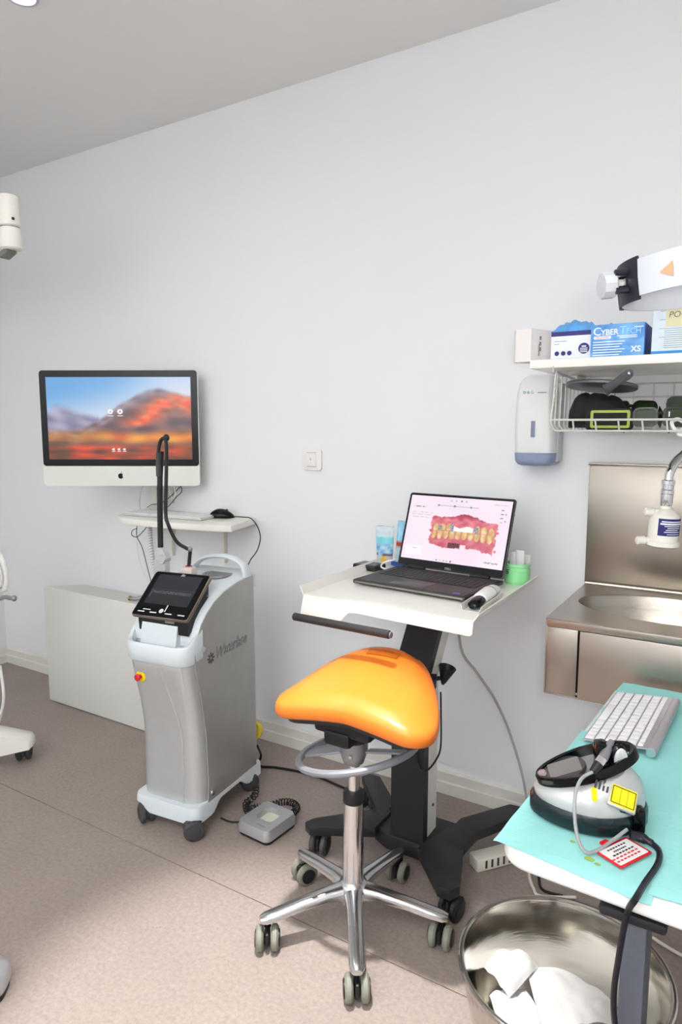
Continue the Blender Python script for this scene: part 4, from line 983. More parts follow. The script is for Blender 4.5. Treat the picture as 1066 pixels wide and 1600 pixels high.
# ================================================================== SINK
sx0, sx1, syf, szt, szb = -.438, .10, 1.698, .82, .626
t = thing('hand_sink', 'stainless steel wall sink with a tall backsplash and oval basin', 'sink', (-.17, WY, szb))
bs = part('backsplash', boxb(sx0-.004, sx1, WY-.014, WY-.001, szt, 1.186, .003), steelh, t)
part('backsplash_lip', boxb(sx0-.006, sx1, WY-.022, WY-.0005, 1.181, 1.189, .002), steel, t)
n_ = 48; bcx, bcy, brx, bry = -.175, 1.930, .235, .140
el = [(bcx+brx*math.cos(2*PI*i/n_), bcy+bry*math.sin(2*PI*i/n_)) for i in range(n_)]
def rect_pt(a):
    c_, s_ = math.cos(a), math.sin(a); x = (sx1-bcx if c_ > 0 else bcx-sx0)/abs(c_) if abs(c_) > 1e-6 else 9; y = (WY-.014-bcy if s_ > 0 else bcy-syf)/abs(s_) if abs(s_) > 1e-6 else 9
    k = min(x, y); return (bcx+c_*k, bcy+s_*k)
ou = [rect_pt(2*PI*i/n_) for i in range(n_)]
for cxn, cyn in ((sx0, syf), (sx1, syf), (sx1, WY-.014), (sx0, WY-.014)):
    k = min(range(n_), key=lambda i: (ou[i][0]-cxn)**2+(ou[i][1]-cyn)**2); ou[k] = (cxn, cyn)
part('rim_top', ringprism(ou, el, .003, T(0, 0, szt-.003)), steelh, t, ang=20)
part('basin', loft([[V((bcx+(x-bcx)*s_, bcy+(y-bcy)*s_, z)) for x, y in el] for s_, z in ((1.0, szt-.001), (.985, szt-.006), (.95, szt-.035), (.86, szt-.085), (.66, szt-.125), (.35, szt-.138), (.10, szt-.141), (.001, szt-.141))], cap=False), steel, t, ang=70)
part('rear_bead', tube([(sx0, WY-.018, szt+.002), (sx1, WY-.018, szt+.002)], .006, 8), steel, t)
part('front_rim', boxb(sx0, sx1, syf, syf+.006, szt-.022, szt-.0005, .002), steel, t)
part('side_panel', boxb(sx0, sx0+.004, syf, WY-.001, szb, szt-.003, .001), steelh, t)
part('corner_panel', boxb(sx0+.002, sx0+.078, syf+.002, syf+.006, szb, szt-.023, .001), steelh, t)
part('knee_panel', boxb(sx0+.083, sx1, syf, syf+.006, szb-.002, szt-.023, .001), steelh, t)
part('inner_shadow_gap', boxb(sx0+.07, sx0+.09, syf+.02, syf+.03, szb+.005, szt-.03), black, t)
part('bottom_lip', boxb(sx0, sx1, syf+.002, syf+.02, szb-.004, szb, .001), steel, t)
part('drain', lathe([(.022, 0), (.022, .003), (.012, .003), (.0, .001)], 24, T(bcx, bcy, szt-.141), cap=False), chrome, t)
# faucet with filter capsule
fy_ = 1.93
f0, f1 = PY(1045, 752, fy_), PY(1041, 790, fy_)
t = thing('faucet', 'chrome gooseneck faucet over the steel sink', 'faucet', (-.02, 2.09, szt))
part('spout', tube([(-.02, 2.09, szt), (-.02, 2.09, 1.12), (-.03, 2.085, 1.21), (-.075, 2.05, 1.262), (-.13, 2.0, 1.258), tuple(f0+V((.022, .03, .062))), tuple(f0+V((.004, .006, .03))), tuple(f0)], .011, 14, 6), chrome, t)
part('base_collar', lathe([(.026, 0), (.026, .012), (.02, .02), (.013, .024)], 24, T(-.02, 2.09, szt)), chrome, t)
dn = (f1-f0).normalized(); fmx = dn.to_track_quat('Z', 'Y').to_matrix().to_4x4(); fmx.translation = f0
hL = (f1-f0).length
part('coupling', xf(lathe([(.012, -.004), (.0165, -.002), (.0165, .008), (.014, .009), (.014, hL*.33), (.0165, hL*.36), (.0165, hL*.5), (.0145, hL*.53), (.0155, hL*.9), (.0135, hL)], 24), fmx), chrome, t)
t = thing('filter_capsule', 'white water filter capsule with a navy label hanging on the faucet', 'water filter', tuple(f1+dn*.11))
capm = M('capsule_plastic', (244, 240, 230), .35, var=.01)
part('body', xf(lathe([(.012, -.002), (.0135, .002), (.0135, .007), (.022, .012), (.033, .022), (.0365, .03), (.037, .090), (.041, .094), (.0415, .103), (.036, .106), (.0, .106)], 36, fmx @ T(0, 0, hL), cap=False), Matrix()), capm, t)
for d, out in ((.016, .052), (.091, .066)):
    c = f1+dn*d; ld = (-RGT+UPV*.0); part('port', join(cyl(c+ld*.02, c+ld*out, .0085, 16), cyl(c+ld*(out-.022), c+ld*(out+.002), .0112, 16, .003)), capm, t)
lbw = .0378
vi = (-FWD-dn*(-FWD).dot(dn)).normalized(); hi = vi.cross(dn).normalized()
if hi.dot(RGT) < 0: hi = -hi
cax = lambda ang, d: f1+dn*d+(vi*math.cos(ang)+hi*math.sin(ang))*lbw
lbl = part('label', sheet(lambda u, v: cax(-.80+1.95*u, .074-.044*v), 14, 4, .0006), navy, t)
for d, u0, u1, hgt in ((.036, .1, .9, .003), (.041, .06, .94, .0045), (.048, .2, .8, .002), (.053, .3, .8, .002), (.058, .25, .7, .002), (.063, .2, .8, .002), (.069, .3, .8, .0016)):
    part('print_line', sheet(lambda u, v: cax(-.80+1.95*(u0+(u1-u0)*u), d+hgt-hgt*v)+vi*.0007, 10, 1, .0002), whiteink, lbl)

# ================================================================== TABLE with bibs
TT = .70
tx0, tyf, tyb, txr = -.292, .900, 1.645, .42
t = thing('work_table', 'white rounded table top on a grey column leg, in front of the sink', 'table', (.05, 1.25, 0))
part('table_top', prism(rrect(txr-tx0, tyb-tyf, .045, 8, (txr-tx0)/2, (tyb-tyf)/2), .028, T(tx0, tyf, TT-.028) @ R(math.radians(-3)), .007), white, t, ang=50)
lx0, lx1 = PY(974, 1450, .95).x, PY(1014, 1450, .95).x
legm = M('grey_hammertone', (92, 95, 104), .5, .2, var=.06, scale=80, bump=.3, bscale=500)
part('leg', boxb(lx0, lx1, .935, 1.005, .03, .63, .004), legm, t)
part('leg_bracket', join(boxb(lx0-.03, lx1+.024, .925, 1.03, .630, .645, .005), boxb(lx0-.012, lx1+.008, .932, 1.02, .645, TT-.029, .003)), blackm, t)
part('foot', boxb(lx0-.005, lx1+.01, .72, 1.35, .0, .03, .008), legm, t)
part('leg', boxb(lx0+.36, lx1+.36, .935, 1.005, .03, TT-.029, .004), legm, t)
part('foot', boxb(lx0+.355, lx1+.37, .72, 1.35, .0, .03, .008), legm, t)
bibm = M('aqua_bib_paper', (154, 218, 214), .75, var=.02, scale=40, bump=.35, bscale=30, aniso=(1, 30, 1))
def bib(name, c4, z, label, sd, droop=()):
    P = [V(q) for q in c4]
    def fn(u, v):
        p = P[0]*(1-u)*(1-v)+P[1]*u*(1-v)+P[2]*u*v+P[3]*(1-u)*v
        q = V((p.x+.003*nz(p.y*22, sd), p.y+.003*nz(p.x*22, sd), 0))
        out = max(0, tx0+.05*(q.y-tyf)+.001-q.x)+max(0, tyf+.001-q.y)
        return (q.x, q.y, z+.0012+.0011*abs(nz(q.x*14, q.y*14, sd))-out*.25)
    return solo(name, sheet(fn, 40, 40, .0006), bibm, label, 'paper bib', 'aqua bibs on the table', ang=60)
bib('paper_bib', [(-.262, 1.30, 0), (.12, 1.31, 0), (.12, 1.662, 0), (-.245, 1.662, 0)], TT, 'aqua paper bib under the white keyboard, at the sink end', 2)
bib('paper_bib', [(-.297, .905, 0), (-.082, .880, 0), (-.075, 1.345, 0), (-.268, 1.345, 0)], TT+.0022, 'aqua paper bib under the desktop laser', 5)
bib('paper_bib', [(-.088, .895, 0), (.30, .91, 0), (.30, 1.30, 0), (-.080, 1.30, 0)], TT+.0044, 'aqua paper bib at the front right of the table', 9)
BT = TT+.0070
# stains
st = M('green_stain', (150, 178, 84), .7)
for px, py, r_ in ((921, 1342, .007), (934, 1350, .004), (895, 1315, .004)):
    p = PZ(px, py, TT+.0052); 
    part('stain', prism([(r_*(1+.3*nz(i*.9, px))*math.cos(2*PI*i/14), .6*r_*(1+.3*nz(i*.7, py))*math.sin(2*PI*i/14)) for i in range(14)], .0004, T(p.x-bpy.data.objects['paper_bib.001'].location.x, p.y-bpy.data.objects['paper_bib.001'].location.y, p.z-bpy.data.objects['paper_bib.001'].location.z)), st, bpy.data.objects['paper_bib.001'], False)
# keyboard: long side runs away from the viewer
kn, kf = (PZ(917, 1155, BT)+PZ(1020, 1178, BT+.01))/2, (PZ(962, 1086, BT)+PZ(1063, 1097, BT+.01))/2
kdir = math.atan2(kf.y-kn.y, kf.x-kn.x); km = (kn+kf)/2
t = thing('wireless_keyboard', 'compact white wireless keyboard on the aqua bib', 'keyboard', (km.x, km.y, BT), kdir)
# local x along the keys (away), local y: + toward the left (space bar), - toward the rear tube on the right
t.rotation_euler = (0, 0, kdir); KM = WM[t]
kal = M('keyboard_aluminium', (178, 174, 180), .38, .5)
KL, KD = .278, .128
tl = R(math.radians(7), 'X')   # rear edge (local -y) raised
plate = xf(boxb(-KL/2, KL/2, -.050, .064, -.0015, .0015, .0008), T(0, 0, .0095) @ R(math.radians(-6.0), 'X'))
kp = part('plate', plate, kal, t, False)
part('battery_tube', cyl((-KL/2, -.056, .0092), (KL/2, -.056, .0092), .0092, 20, .001), kal, t, False)
part('tube_cap', cyl((-KL/2-.0012, -.056, .0092), (-KL/2, -.056, .0092), .0078, 20), chrome, t, False)
keyw = M('white_key', (244, 242, 246), .45, var=.01)
kmx = T(0, 0, .0095) @ R(math.radians(-6.0), 'X'); pit = .0182
kk = {}
def key(x, y, w_, h_):
    s_ = (round(w_, 4), round(h_, 4))
    if s_ not in kk:
        kk[s_] = part('key', box((w_, h_, .0022), (0, 0, 0), .0006), keyw, kp, False); kk[s_].matrix_local = kmx @ T(x, y, .0027)
    else: clone(kk[s_], kp, kmx @ T(x, y, .0027))
X0 = KL/2-.004
for r_ in range(6):
    y = -.040+r_*.0186 + (.0 if r_ else .003)
    h_ = .0155 if r_ else .009
    x = -X0
    ws = {0: [1]*14, 1: [1]*13+[1.5], 2: [1.5]+[1]*12+[1], 3: [1.8]+[1]*11+[1.7], 4: [1.3]+[1]*11+[2.2], 5: [1, 1, 1, 1.3, 5, 1.3, 1, 1, 1, 1]}[r_]
    # the left end of the rows is at the far side, so run the widths from far to near
    tot = sum(ws); sc2 = 2*X0/tot
    for w2 in reversed(ws):
        wk = w2*sc2; key(x+wk/2, y, wk-.0026, h_); x += wk

# diode laser on the table
ec = V((-.193, 1.045, BT)); ea = math.atan2(.064, .15)     # +x local points to the rear (right in the picture)
t = thing('desktop_laser', 'small silver and black desktop laser with a tilted oval screen', 'medical laser', tuple(ec), ea)
EM = WM[t]
def egg(a, f, bk, hw): # plan: rounder at the rear, narrower to the front (-x)
    c_, s_ = math.cos(a), math.sin(a); return ((bk if c_ > 0 else f)*c_, hw*s_*(1-.14*(-c_ if c_ < 0 else 0)))
def ering(f, bk, hw, z, n=40): return [V((*egg(2*PI*i/n, f, bk, hw), z(egg(2*PI*i/n, f, bk, hw)[0]) if callable(z) else z)) for i in range(n)]
part('base', loft([ering(.083, .080, .066, .0), ering(.089, .084, .070, .004), ering(.089, .084, .070, .022), ering(.085, .081, .067, .028)]), M('base_black_green', (14, 30, 34), .22, var=.1), t, False, 50)
zt = lambda x: .046+.34*(x+.08)
ztr = lambda x: .0575+.31*(x+.08) if x < .02 else .0575+.31*.10-(x-.02)*1.0
part('housing', loft([ering(.082, .079, .064, .027), ering(.084, .080, .064, .036), ering(.081, .074, .058, lambda x: min(.060, zt(x)-.006)), ering(.078, .050, .050, lambda x: min(.085, zt(x)-.004)), ering(.074, .034, .044, lambda x: zt(min(x, .03))-.002)]), silverp, t, False, 50)
# rim around the screen continuing into a loop at the rear
rt = math.atan(.40)
RM = T(-.020, 0, .073) @ R(-rt, 'Y') @ Matrix.Scale(.74, 4)
ro = [(.106*math.cos(a)+.018, .060*math.sin(a)*(1-.12*(math.cos(a) < 0)*abs(math.cos(a)))) for a in [2*PI*i/48 for i in range(48)]]
ri = [(x*.90+.002, y*.84) for x, y in ro]
part('screen_rim', xf(loft([[V((x, y, z)) for x, y in pts] for pts, z in ((ro, -.010), (ro, .006), ([(x*.97, y*.96) for x, y in ro], .010), (ri, .009), (ri, -.010))], closed=True), RM), gloss, t, False, 50)
scx = [( -.086+.120*(.5-.5*math.cos(PI*0))+0, 0)]
scr_o = [(-.034+.052*math.cos(a), .048*math.sin(a)*(1-.1*(math.cos(a) < 0))) for a in [2*PI*i/40 for i in range(40)]]
part('screen_panel', xf(prism(scr_o, .010, T(0, 0, -.004), .002), RM), M('screen_bezel', (66, 62, 60), .25), t, False)
part('display', xf(prism(rrect(.066, .056, .004, 4, -.026, 0), .0006, T(0, 0, .0062)), RM), M('screen_glass', (116, 112, 108), .15), t, False)
part('selector_button', xf(ellipsoid(.011, .016, .004, (-.074, 0, .007)), RM), M('button_chrome', (200, 180, 176), .18, .9), t, False)
# rear: vents, warning labels, port
zr_ = lambda x, y: 0
RR = frame((.068, .0, .062), (.0, 1, 0), (-.62, 0, 1))    # plane leaning on the rear shoulder
RR = frame((.060, -.030, .060), (.35, 1, 0), (-.62, .2, 1))
wc = PY(975, 1247, 1.001); wn = V((.30, -.52, .78)).normalized()
def onp(px, py): d = ray(px, py); return EM.inverted() @ (CAM+d*((wc-CAM).dot(wn)/d.dot(wn)))
wq4 = [onp(*q) for q in ((946, 1249), (985, 1266), (1003, 1243), (964, 1228))]
wcx = (wq4[1]-wq4[0]+wq4[2]-wq4[3])/2; wcy = (wq4[3]-wq4[0]+wq4[2]-wq4[1])/2
wf0 = frame((wq4[0]+wq4[1]+wq4[2]+wq4[3])/4, wcx, wcy); lw_, lh_ = wcx.length, wcy.length
wl = part('warning_label', xf(prism(rrect(lw_, lh_, .002, 3), .0012, T(0, 0, -.0006)), wf0), yellowm, t, False)
part('label_panel', xf(box((lw_+.004, lh_+.004, .007), (0, 0, -.0042), .002), wf0), silverp, t, False)
wf = wf0 @ T(0, 0, .0008)
part('label_frame', xf(join(box((lw_*.9, .0012, .0003), (0, lh_*.42, 0)), box((lw_*.9, .0012, .0003), (0, -lh_*.42, 0)), box((.0012, lh_*.86, .0003), (-lw_*.45, 0, 0)), box((.0012, lh_*.86, .0003), (lw_*.45, 0, 0)), box((.0005, lh_*.8, .0003), (-lw_*.12, 0, 0)), box((.0005, lh_*.8, .0003), (lw_*.16, 0, 0))), wf), ink, wl, False)
vf = wf0.copy(); vf.translation = EM.inverted() @ PY(941, 1226, 1.004)
part('vent', xf(join(*[box((.0028, .018, .002), (-.0085+.0056*k, 0, .001)) for k in range(4)]), vf), rubber, t, False)
cf_ = wf0.copy(); cf_.translation = EM.inverted() @ PY(929, 1241, .988)
part('caution_sticker', xf(prism(rrect(.008, .020, .002, 3), .0012, T(0, 0, -.0008)), cf_ @ R(.25)), yellowm, t, False)
part('fibre_clip', join(tube([(.030, -.062, .045), (.045, -.060, .042), (.056, -.052, .040)], .006, 8, 3), boxb(.048, .066, -.062, -.040, .006, .042, .004)), gloss, t, False)
part('handpiece_rest', join(xf(box((.02, .03, .045), (.022, -.008, .095), .006), R(-.1, 'Y')), xf(ellipsoid(.014, .008, .022, (.034, -.018, .100)), Matrix())), gloss, t, False)
part('rest_inlay', xf(ellipsoid(.010, .003, .019, (.036, -.026, .100)), Matrix()), silverp, t, False)
# fibre handpiece resting across the top
q0, q1, q2 = EM.inverted() @ PY(956, 1158, 1.05), EM.inverted() @ PY(942, 1186, 1.02), EM.inverted() @ PY(926, 1206, 1.0)
part('handpiece', tube([q0, q0.lerp(q1, .5), q1], [.0045, .007, .0075], 12), satin, t, False)
part('handpiece_ring', tube([q1, q1.lerp(q2, .4)], .0078, 12), chrome, t, False)
part('handpiece_tail', tube([q1.lerp(q2, .4), q2], [.0075, .005], 12), black, t, False)
wq = [EM.inverted() @ p for p in (PY(926, 1206, 1.0), PY(908, 1218, .985), PY(899, 1245, .965), PY(899, 1285, .945), PZ(906, 1318, BT+.012), PZ(918, 1332, BT+.004), PZ(935, 1328, BT+.004), PZ(955, 1315, BT+.006), PZ(980, 1296, BT+.015))]
part('fibre_cord', tube(wq, .0026, 8, 6), M('fibre_grey', (150, 152, 152), .4), t, False)
# power cord
solo('power_cable', join(tube([PZ(985, 1304, BT+.012), PZ(1003, 1309, BT+.010), PZ(1020, 1318, BT+.007)], [.0065, .007, .005], 10, 4),
     tube([PZ(1018, 1317, BT+.007), PZ(1030, 1330, BT+.005), PZ(1028, 1350, BT+.004), PZ(1008, 1380, BT+.004), PZ(993, 1405, BT+.004), PY(983, 1420, .885), PY(976, 1445, .885), PY(968, 1490, .89), PY(960, 1545, .90), PY(960, 1590, .91), PY(968, 1640, .92)], .0042, 8, 6)), M('navy_black_cord', (18, 18, 30), .4), 'dark power cord of the desktop laser hanging over the table edge', 'cable')
# hang tag
tg = [PZ(940, 1330, BT), PZ(986, 1308, BT), PZ(1010, 1335, BT), PZ(962, 1364, BT)]
gx = (tg[1]-tg[0]).normalized(); gw = ((tg[1]-tg[0]).length+(tg[2]-tg[3]).length)/2; gh = ((tg[3]-tg[0]).length+(tg[2]-tg[1]).length)/2
gmx = frame((tg[0]+tg[1]+tg[2]+tg[3])/4+V((0, 0, .0015)), gx, (tg[0]+tg[1]-tg[2]-tg[3]))
t = thing('hang_tag', 'red-edged white warning tag lying on the bib beside the desktop laser', 'tag', tuple(gmx.translation))
part('card', prism(rrect(gw, gh, .003, 3), .0012, gmx, .0003), redm, t)
part('white_field', prism(rrect(gw-.008, gh-.008, .001, 3), .0004, gmx @ T(0, 0, .0011)), paperm, t)
part('eyelet_tab', prism(rrect(.016, .014, .003, 3, -.004, gh/2+.004), .0012, gmx), redm, t)
for i, (mt_, wd) in enumerate(((ink, .58), (ink, .4), (ink, .66), (redm, .82), (redm, .74))):
    seg = []
    for k in range(7):
        ww = gw*wd/7; seg.append(box((ww*(.6+.3*abs(nz(k*1.7, i*2.3))), .0024, .0003), (-gw*wd/2+ww*(k+.5)-(.004 if i > 2 else 0), gh*.28-i*gh*.135, .0017), m=gmx))
    part('print_line', join(*seg), mt_, t)

# ================================================================== STEEL BOWL with waste
bc, bz, bR = V((-.268, 1.268, 0)), .25, .200
t = thing('waste_bowl', 'large round stainless steel waste bowl under the table', 'bowl', (bc.x, bc.y, 0))
bsteel = M('polished_steel', (196, 192, 184), .14, 1, var=.03, scale=4, bump=.05, bscale=30, aniso=(1, 1, 8))
part('bowl', lathe([(.0, .012), (.10, .012), (.128, .016), (.145, .035), (.165, .10), (.182, .18), (.192, .243), (.196, .250), (.2005, .249), (.2015, .243), (.196, .235), (.188, .18), (.170, .10), (.150, .03), (.13, .004), (.10, .0), (.0, .0)], 64, cap=False), bsteel, t, False, 40)
part('rolled_rim', tube([(.198*math.cos(2*PI*i/64), .198*math.sin(2*PI*i/64), .2455) for i in range(64)], .0062, 10, closed=True), bsteel, t, False)
def paper(P4, bend, sd, label, mat=None, name='waste_paper', cat='paper'):
    P = [V(p) for p in P4]
    nrm_ = (P[1]-P[0]).cross(P[3]-P[0]).normalized()
    if nrm_.z < 0: nrm_ = -nrm_
    def fn(u, v):
        p = P[0]*(1-u)*(1-v)+P[1]*u*(1-v)+P[2]*u*v+P[3]*(1-u)*v
        return p+nrm_*(bend*math.sin(PI*u)*math.sin(PI*v*.8+.3)+.012*abs(nz(u*3+sd, v*3, sd))-.010*abs(2*((u+v*.6) % .8)-.8))
    return solo(name, sheet(fn, 22, 22, .0008), mat or paperm, label, cat, 'waste papers in the steel bowl' if cat == 'paper' else None, ang=45)
paper([PZ(752, 1500, .15), PZ(800, 1456, .13), PZ(848, 1505, .10), PZ(795, 1560, .13)], .02, 1.2, 'crumpled white paper leaning on the left wall of the bowl')
paper([PZ(815, 1495, .10), PZ(958, 1535, .085), PZ(960, 1600, .09), PZ(850, 1612, .12)], .015, 3.4, 'long curled white paper across the middle of the bowl')
paper([PZ(766, 1552, .12), PZ(822, 1545, .10), PZ(868, 1625, .12), PZ(790, 1640, .14)], .012, 6.1, 'folded white paper at the near left of the bowl')
paper([PZ(905, 1590, .07), PZ(1000, 1560, .07), PZ(1040, 1600, .08), PZ(950, 1650, .09)], .012, 8.3, 'white paper lying at the right of the bowl beside the blue glove')
paper([PZ(1004, 1530, .13), PZ(1030, 1550, .14), PZ(1046, 1592, .13), PZ(1008, 1580, .10)], .02, 4.4, 'dark blue discarded glove in the steel bowl', M('dark_nitrile', (24, 104, 178), .4, bump=.4, bscale=60), 'discarded_glove', 'glove')

# ------------------------------------------------------------------ floor behind the table: power strip, cables
p = PZ(748, 1305, 0)
t = thing('power_strip', 'white slotted cable tray on the floor behind the cart leg', 'power strip', (-.60, 1.86, 0), math.radians(52))
part('housing', box((.16, .05, .04), (0, 0, .022), .006), cream, t, False)
part('slots', join(*[box((.006, .002, .024), (-.05+.02*k, -.0255, .024)) for k in range(5)]), rubber, t, False)
solo('white_cable', tube([PZ(826, 1350, .06), PZ(828, 1372, .01), PZ(834, 1388, .006), PZ(845, 1400, .006), PZ(900, 1402, .006)], .0042, 8, 6), cream, 'cream cable running to the floor behind the steel bowl', 'cable')
solo('white_cable', tube([PZ(1020, 1465, .006), PZ(1040, 1478, .006), PZ(1066, 1493, .006), PZ(1100, 1508, .006)], .0042, 8, 5), cream, 'cream cable on the floor right of the steel bowl', 'cable')
solo('black_cable', tube([PZ(838, 1350, .05), PZ(842, 1370, .01), PZ(848, 1390, .006), PZ(880, 1400, .006)], .004, 8, 6), black, 'black cable on the floor beside the cream one, behind the bowl', 'cable')

# ================================================================== HEADBAND near the camera, on its stand
hc = PD(1109, 430, .90); rg_ = .100
t = thing('loupe_headband', 'white headband with a black joint and ratchet knob, close at the right', 'headband', tuple(hc-UPV*.03))
# plane axes: hr to the right, hf away from the camera, slightly rolled
hr = (RGT+UPV*.10).normalized(); hf = (V((FWD.x, FWD.y, 0)).normalized()-UPV*.035); hf = (hf-hr*hf.dot(hr)).normalized(); hu = hr.cross(hf).normalized()
hbw = M('headband_white', (188, 191, 197), .35, var=.01)
def hband(a0, a1, h0, h1, off=0, n=26):
    rings = []
    for i in range(n+1):
        a = a0+(a1-a0)*i/n; rd = hr*math.cos(a)+hf*math.sin(a); c = hc+hr*(rg_*1.12*math.cos(a))+hf*(rg_*math.sin(a))
        hh = h0+(h1-h0)*i/n; sk = hu*off
        rings.append([c+rd*.0015+hu*hh+sk, c+rd*.0025-hu*0+sk, c+rd*.0015-hu*hh+sk, c-rd*.001-hu*hh+sk, c-rd*.001+hu*hh+sk])
    return loft(rings)
part('near_band', hband(PI*1.055, PI*2, .0225, .0245), hbw, t, ang=50)
part('far_band', hband(PI*.86, PI*.02, .022, .024, -.001), hbw, t, ang=50)
part('joint', hband(PI*.855, PI*1.10, .0265, .0270), M('joint_black', (26, 28, 40), .45), t, ang=50)
part('joint_pad', hband(PI*.80, PI*.93, .019, .023, -.006), M('joint_pad', (44, 40, 42), .6), t, ang=50)
kd = -hr
kc2 = hc-hr*(rg_*1.12+.002)
part('knob', xf(lathe([(.016, .012), (.0175, .014), (.0175, .026), (.0165, .029), (.0, .029)], 10, (lambda q: q)(kd.to_track_quat('Z', 'Y').to_matrix().to_4x4().copy()), cap=True), Matrix.Translation(kc2)), hbw, t, ang=20)
part('knob_axle', cyl(kc2, kc2+kd*.016, .012), chrome, t)
for s_ in (-.5, .55): part('latch', cyl(kc2-hf*.014+hu*.022*s_, kc2-hf*.014+hu*.022*s_+kd*.016, .0042, 10), M('joint_black', (26, 28, 40), .45), t)
def to_px(p): v = p-CAM; return CX+F_PX*v.dot(RGT)/v.dot(FWD)
ta = min([PI*1.05+.01*k for k in range(150)], key=lambda a: abs(to_px(hc+hr*(rg_*1.12*math.cos(a))+hf*(rg_*math.sin(a)))-1045))
tri_c = hc+hr*(rg_*1.12*math.cos(ta))+hf*(rg_*math.sin(ta)); rd = (hr*math.cos(ta)*.9+hf*math.sin(ta)).normalized(); tgx = hu.cross(rd).normalized()
if tgx.dot(RGT) < 0: tgx = -tgx
part('triangle_logo', prism([(-.009, -.001), (.007, -.009), (.007, .009)], .0006, frame(tri_c+rd*.0034-hu*.001, tgx, rd.cross(tgx))), M('orange_print', (244, 150, 110), .5), t)
sp_ = hc+hr*(rg_*1.12+.012); sp_ = V((sp_.x+.10, sp_.y+.05, 0)); SB = TT+.0075
t = thing('headband_stand', 'white table stand just out of the frame that the headband hangs on', 'stand', (sp_.x, sp_.y, SB))
part('pole', cyl((sp_.x, sp_.y, SB+.01), (sp_.x, sp_.y, 1.66), .012), white, t)
part('base_disc', lathe([(.085, 0), (.09, .005), (.08, .014), (.02, .02)], 36, T(sp_.x, sp_.y, SB)), white, t)
hkp = hc+hr*(rg_*1.12)
part('hook', tube([(sp_.x, sp_.y, hkp.z-.05), tuple(V((sp_.x, sp_.y, hkp.z-.045)).lerp(V((hkp.x, hkp.y, hkp.z-.04)), .7)), (hkp.x-.01, hkp.y, hkp.z-.026), (hkp.x-.018, hkp.y, hkp.z-.012)], .005, 8, 5), white, t)
part('head_rest', ellipsoid(.055, .07, .09, (sp_.x+.03, sp_.y, 1.66)), white, t)

# ================================================================== LEFT EDGE: wall arm, trolley, foot control
j0 = PY(15, 355, 1.5)
t = thing('equipment_arm', 'white jointed equipment arm reaching in at the upper left', 'equipment arm', (j0.x, j0.y, j0.z))
jx = PY(14, 340, 1.5).x; za, zb2, zc2 = PY(15, 305, 1.5).z, PY(15, 355, 1.5).z, PY(15, 392, 1.5).z
armw = M('arm_white', (236, 234, 226), .4, var=.01)
part('upper_joint', lathe([(.030, za), (.034, za-.004), (.036, zb2+.004), (.033, zb2)], 32, T(jx, 1.5, 0)), armw, t)
part('joint_ring', lathe([(.031, zb2), (.031, zb2-.005)], 32, T(jx+.002, 1.5, 0)), satin, t)
part('lower_joint', lathe([(.032, zb2-.005), (.034, zb2-.009), (.036, zc2+.006), (.030, zc2)], 32, T(jx+.004, 1.5, 0)), armw, t)
part('end_cap', xf(box((.05, .04, .022), (0, 0, 0), .005), T(jx-.012, 1.495, zc2-.008) @ R(-.35, 'Y')), M('cap_grey', (120, 120, 112), .5), t)
part('screw', cyl((jx+.034, 1.492, (za+zb2)/2-.03), (jx+.037, 1.491, (za+zb2)/2-.03), .005, 10), black, t)
part('boom', boxb(LX+.03, jx-.01, 1.47, 1.53, (za+zb2)/2-.022, za-.012, .008), armw, t)
part('wall_flange', boxb(LX+.0005, LX+.035, 1.40, 1.60, (za+zb2)/2-.09, za+.06, .006), armw, t)
c0 = PZ(38, 1186, 0)
t = thing('mobile_unit', 'white mobile unit on a low caster base at the left edge', 'trolley', (-2.7, 1.50, 0))
p1, p2 = PZ(48, 1150, .115), PZ(0, 1140, .15)
dd = V((p2.x-p1.x, p2.y-p1.y, 0)).normalized(); nn2 = V((-dd.y, dd.x, 0))
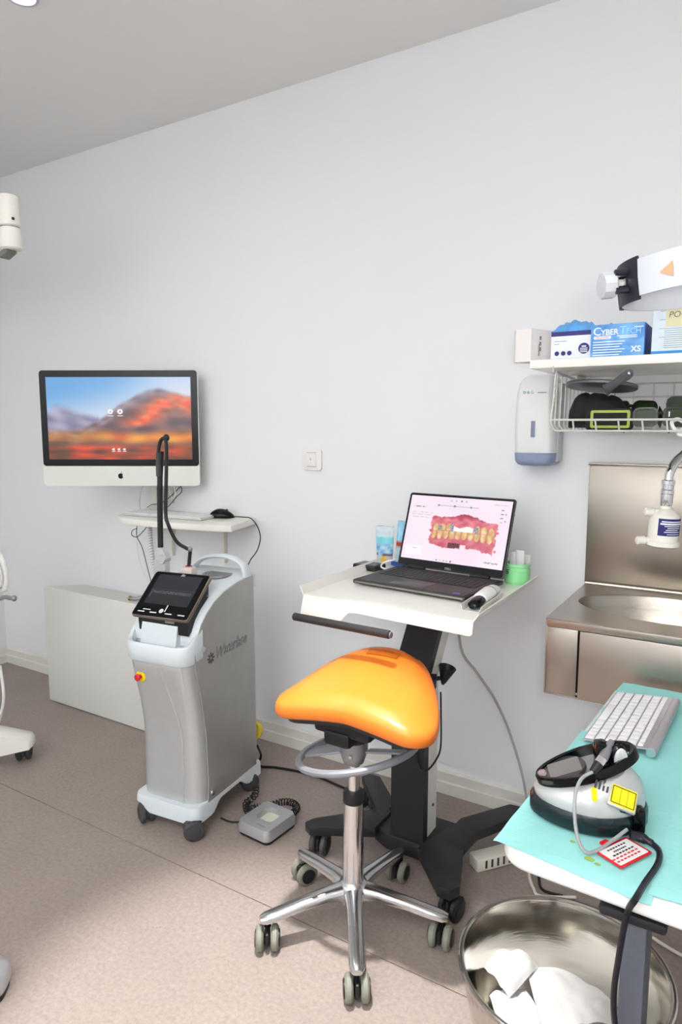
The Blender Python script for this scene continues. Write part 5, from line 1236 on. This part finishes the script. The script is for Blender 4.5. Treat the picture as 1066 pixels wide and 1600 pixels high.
def brg(d, hw, z0, z1): c = V((p1.x, p1.y, 0))+dd*d; return [c+nn2*x+V((0, 0, z)) for x, z in ((-hw, z0), (-hw, z1-.012), (-hw*.7, z1), (hw*.7, z1), (hw, z1-.012), (hw, z0))]
part('base_leg', loft([brg(-.012, .022, .085, .110), brg(.0, .034, .075, .122), brg(.15, .045, .055, .165), brg(.36, .055, .05, .185)]), armw, t, ang=40)
make_caster(t, (c0.x, c0.y, 0), .036, .9, rubber, rubber, .02, .014, .0)
part('column', cyl((p1.x+dd.x*.33, p1.y+dd.y*.33, .15), (p1.x+dd.x*.33, p1.y+dd.y*.33, .95), .03), armw, t)
part('cable_sleeve', tube([PY(0, 1040, 1.5), PY(5, 1075, 1.5), PY(5, 1100, 1.5), PY(-4, 1135, 1.5)], .006, 8, 6), white, t)
e0 = PY(6, 902, 1.5)
part('front_frame', tube([PY(-40, 868, 1.5), PY(-6, 866, 1.5), PY(4, 876, 1.5), PY(9, 900, 1.5), PY(9, 915, 1.5), PY(2, 922, 1.5), PY(-40, 925, 1.5)], .011, 10, 6), white, t)
part('body_panel', loft([[PY(x, y, yy) for x, y in ((-40, 870), (-6, 870), (4, 900), (0, 920), (-40, 923))] for yy in (1.48, 1.52)]), armw, t)
part('handle', tube([PY(-40, 936, 1.47), PY(-5, 936, 1.47), PY(8, 933, 1.47), PY(20, 936, 1.47)], [.009, .009, .008, .006], 10, 4), satin, t)
part('handle_knob', ellipsoid(.011, .011, .011, PY(22, 935, 1.47)), satin, t)
q = PZ(-38, 1566, .03)
t = thing('foot_control', 'silver foot control with a dark sole at the lower left edge', 'foot control', (q.x-.09, q.y, 0), math.radians(38))
part('cover', loft([[V((x*s_, y*s_, z)) for x, y in rrect(.24, .10, .035)] for s_, z in ((1, .022), (1.0, .045), (.93, .058), (.75, .064))]), pedal, t, False, 50)
part('sole', prism(rrect(.232, .094, .034), .016, None, .003), black, t, False)
part('hinge_strip', prism(rrect(.236, .097, .034), .004, T(0, 0, .017)), satin, t, False)
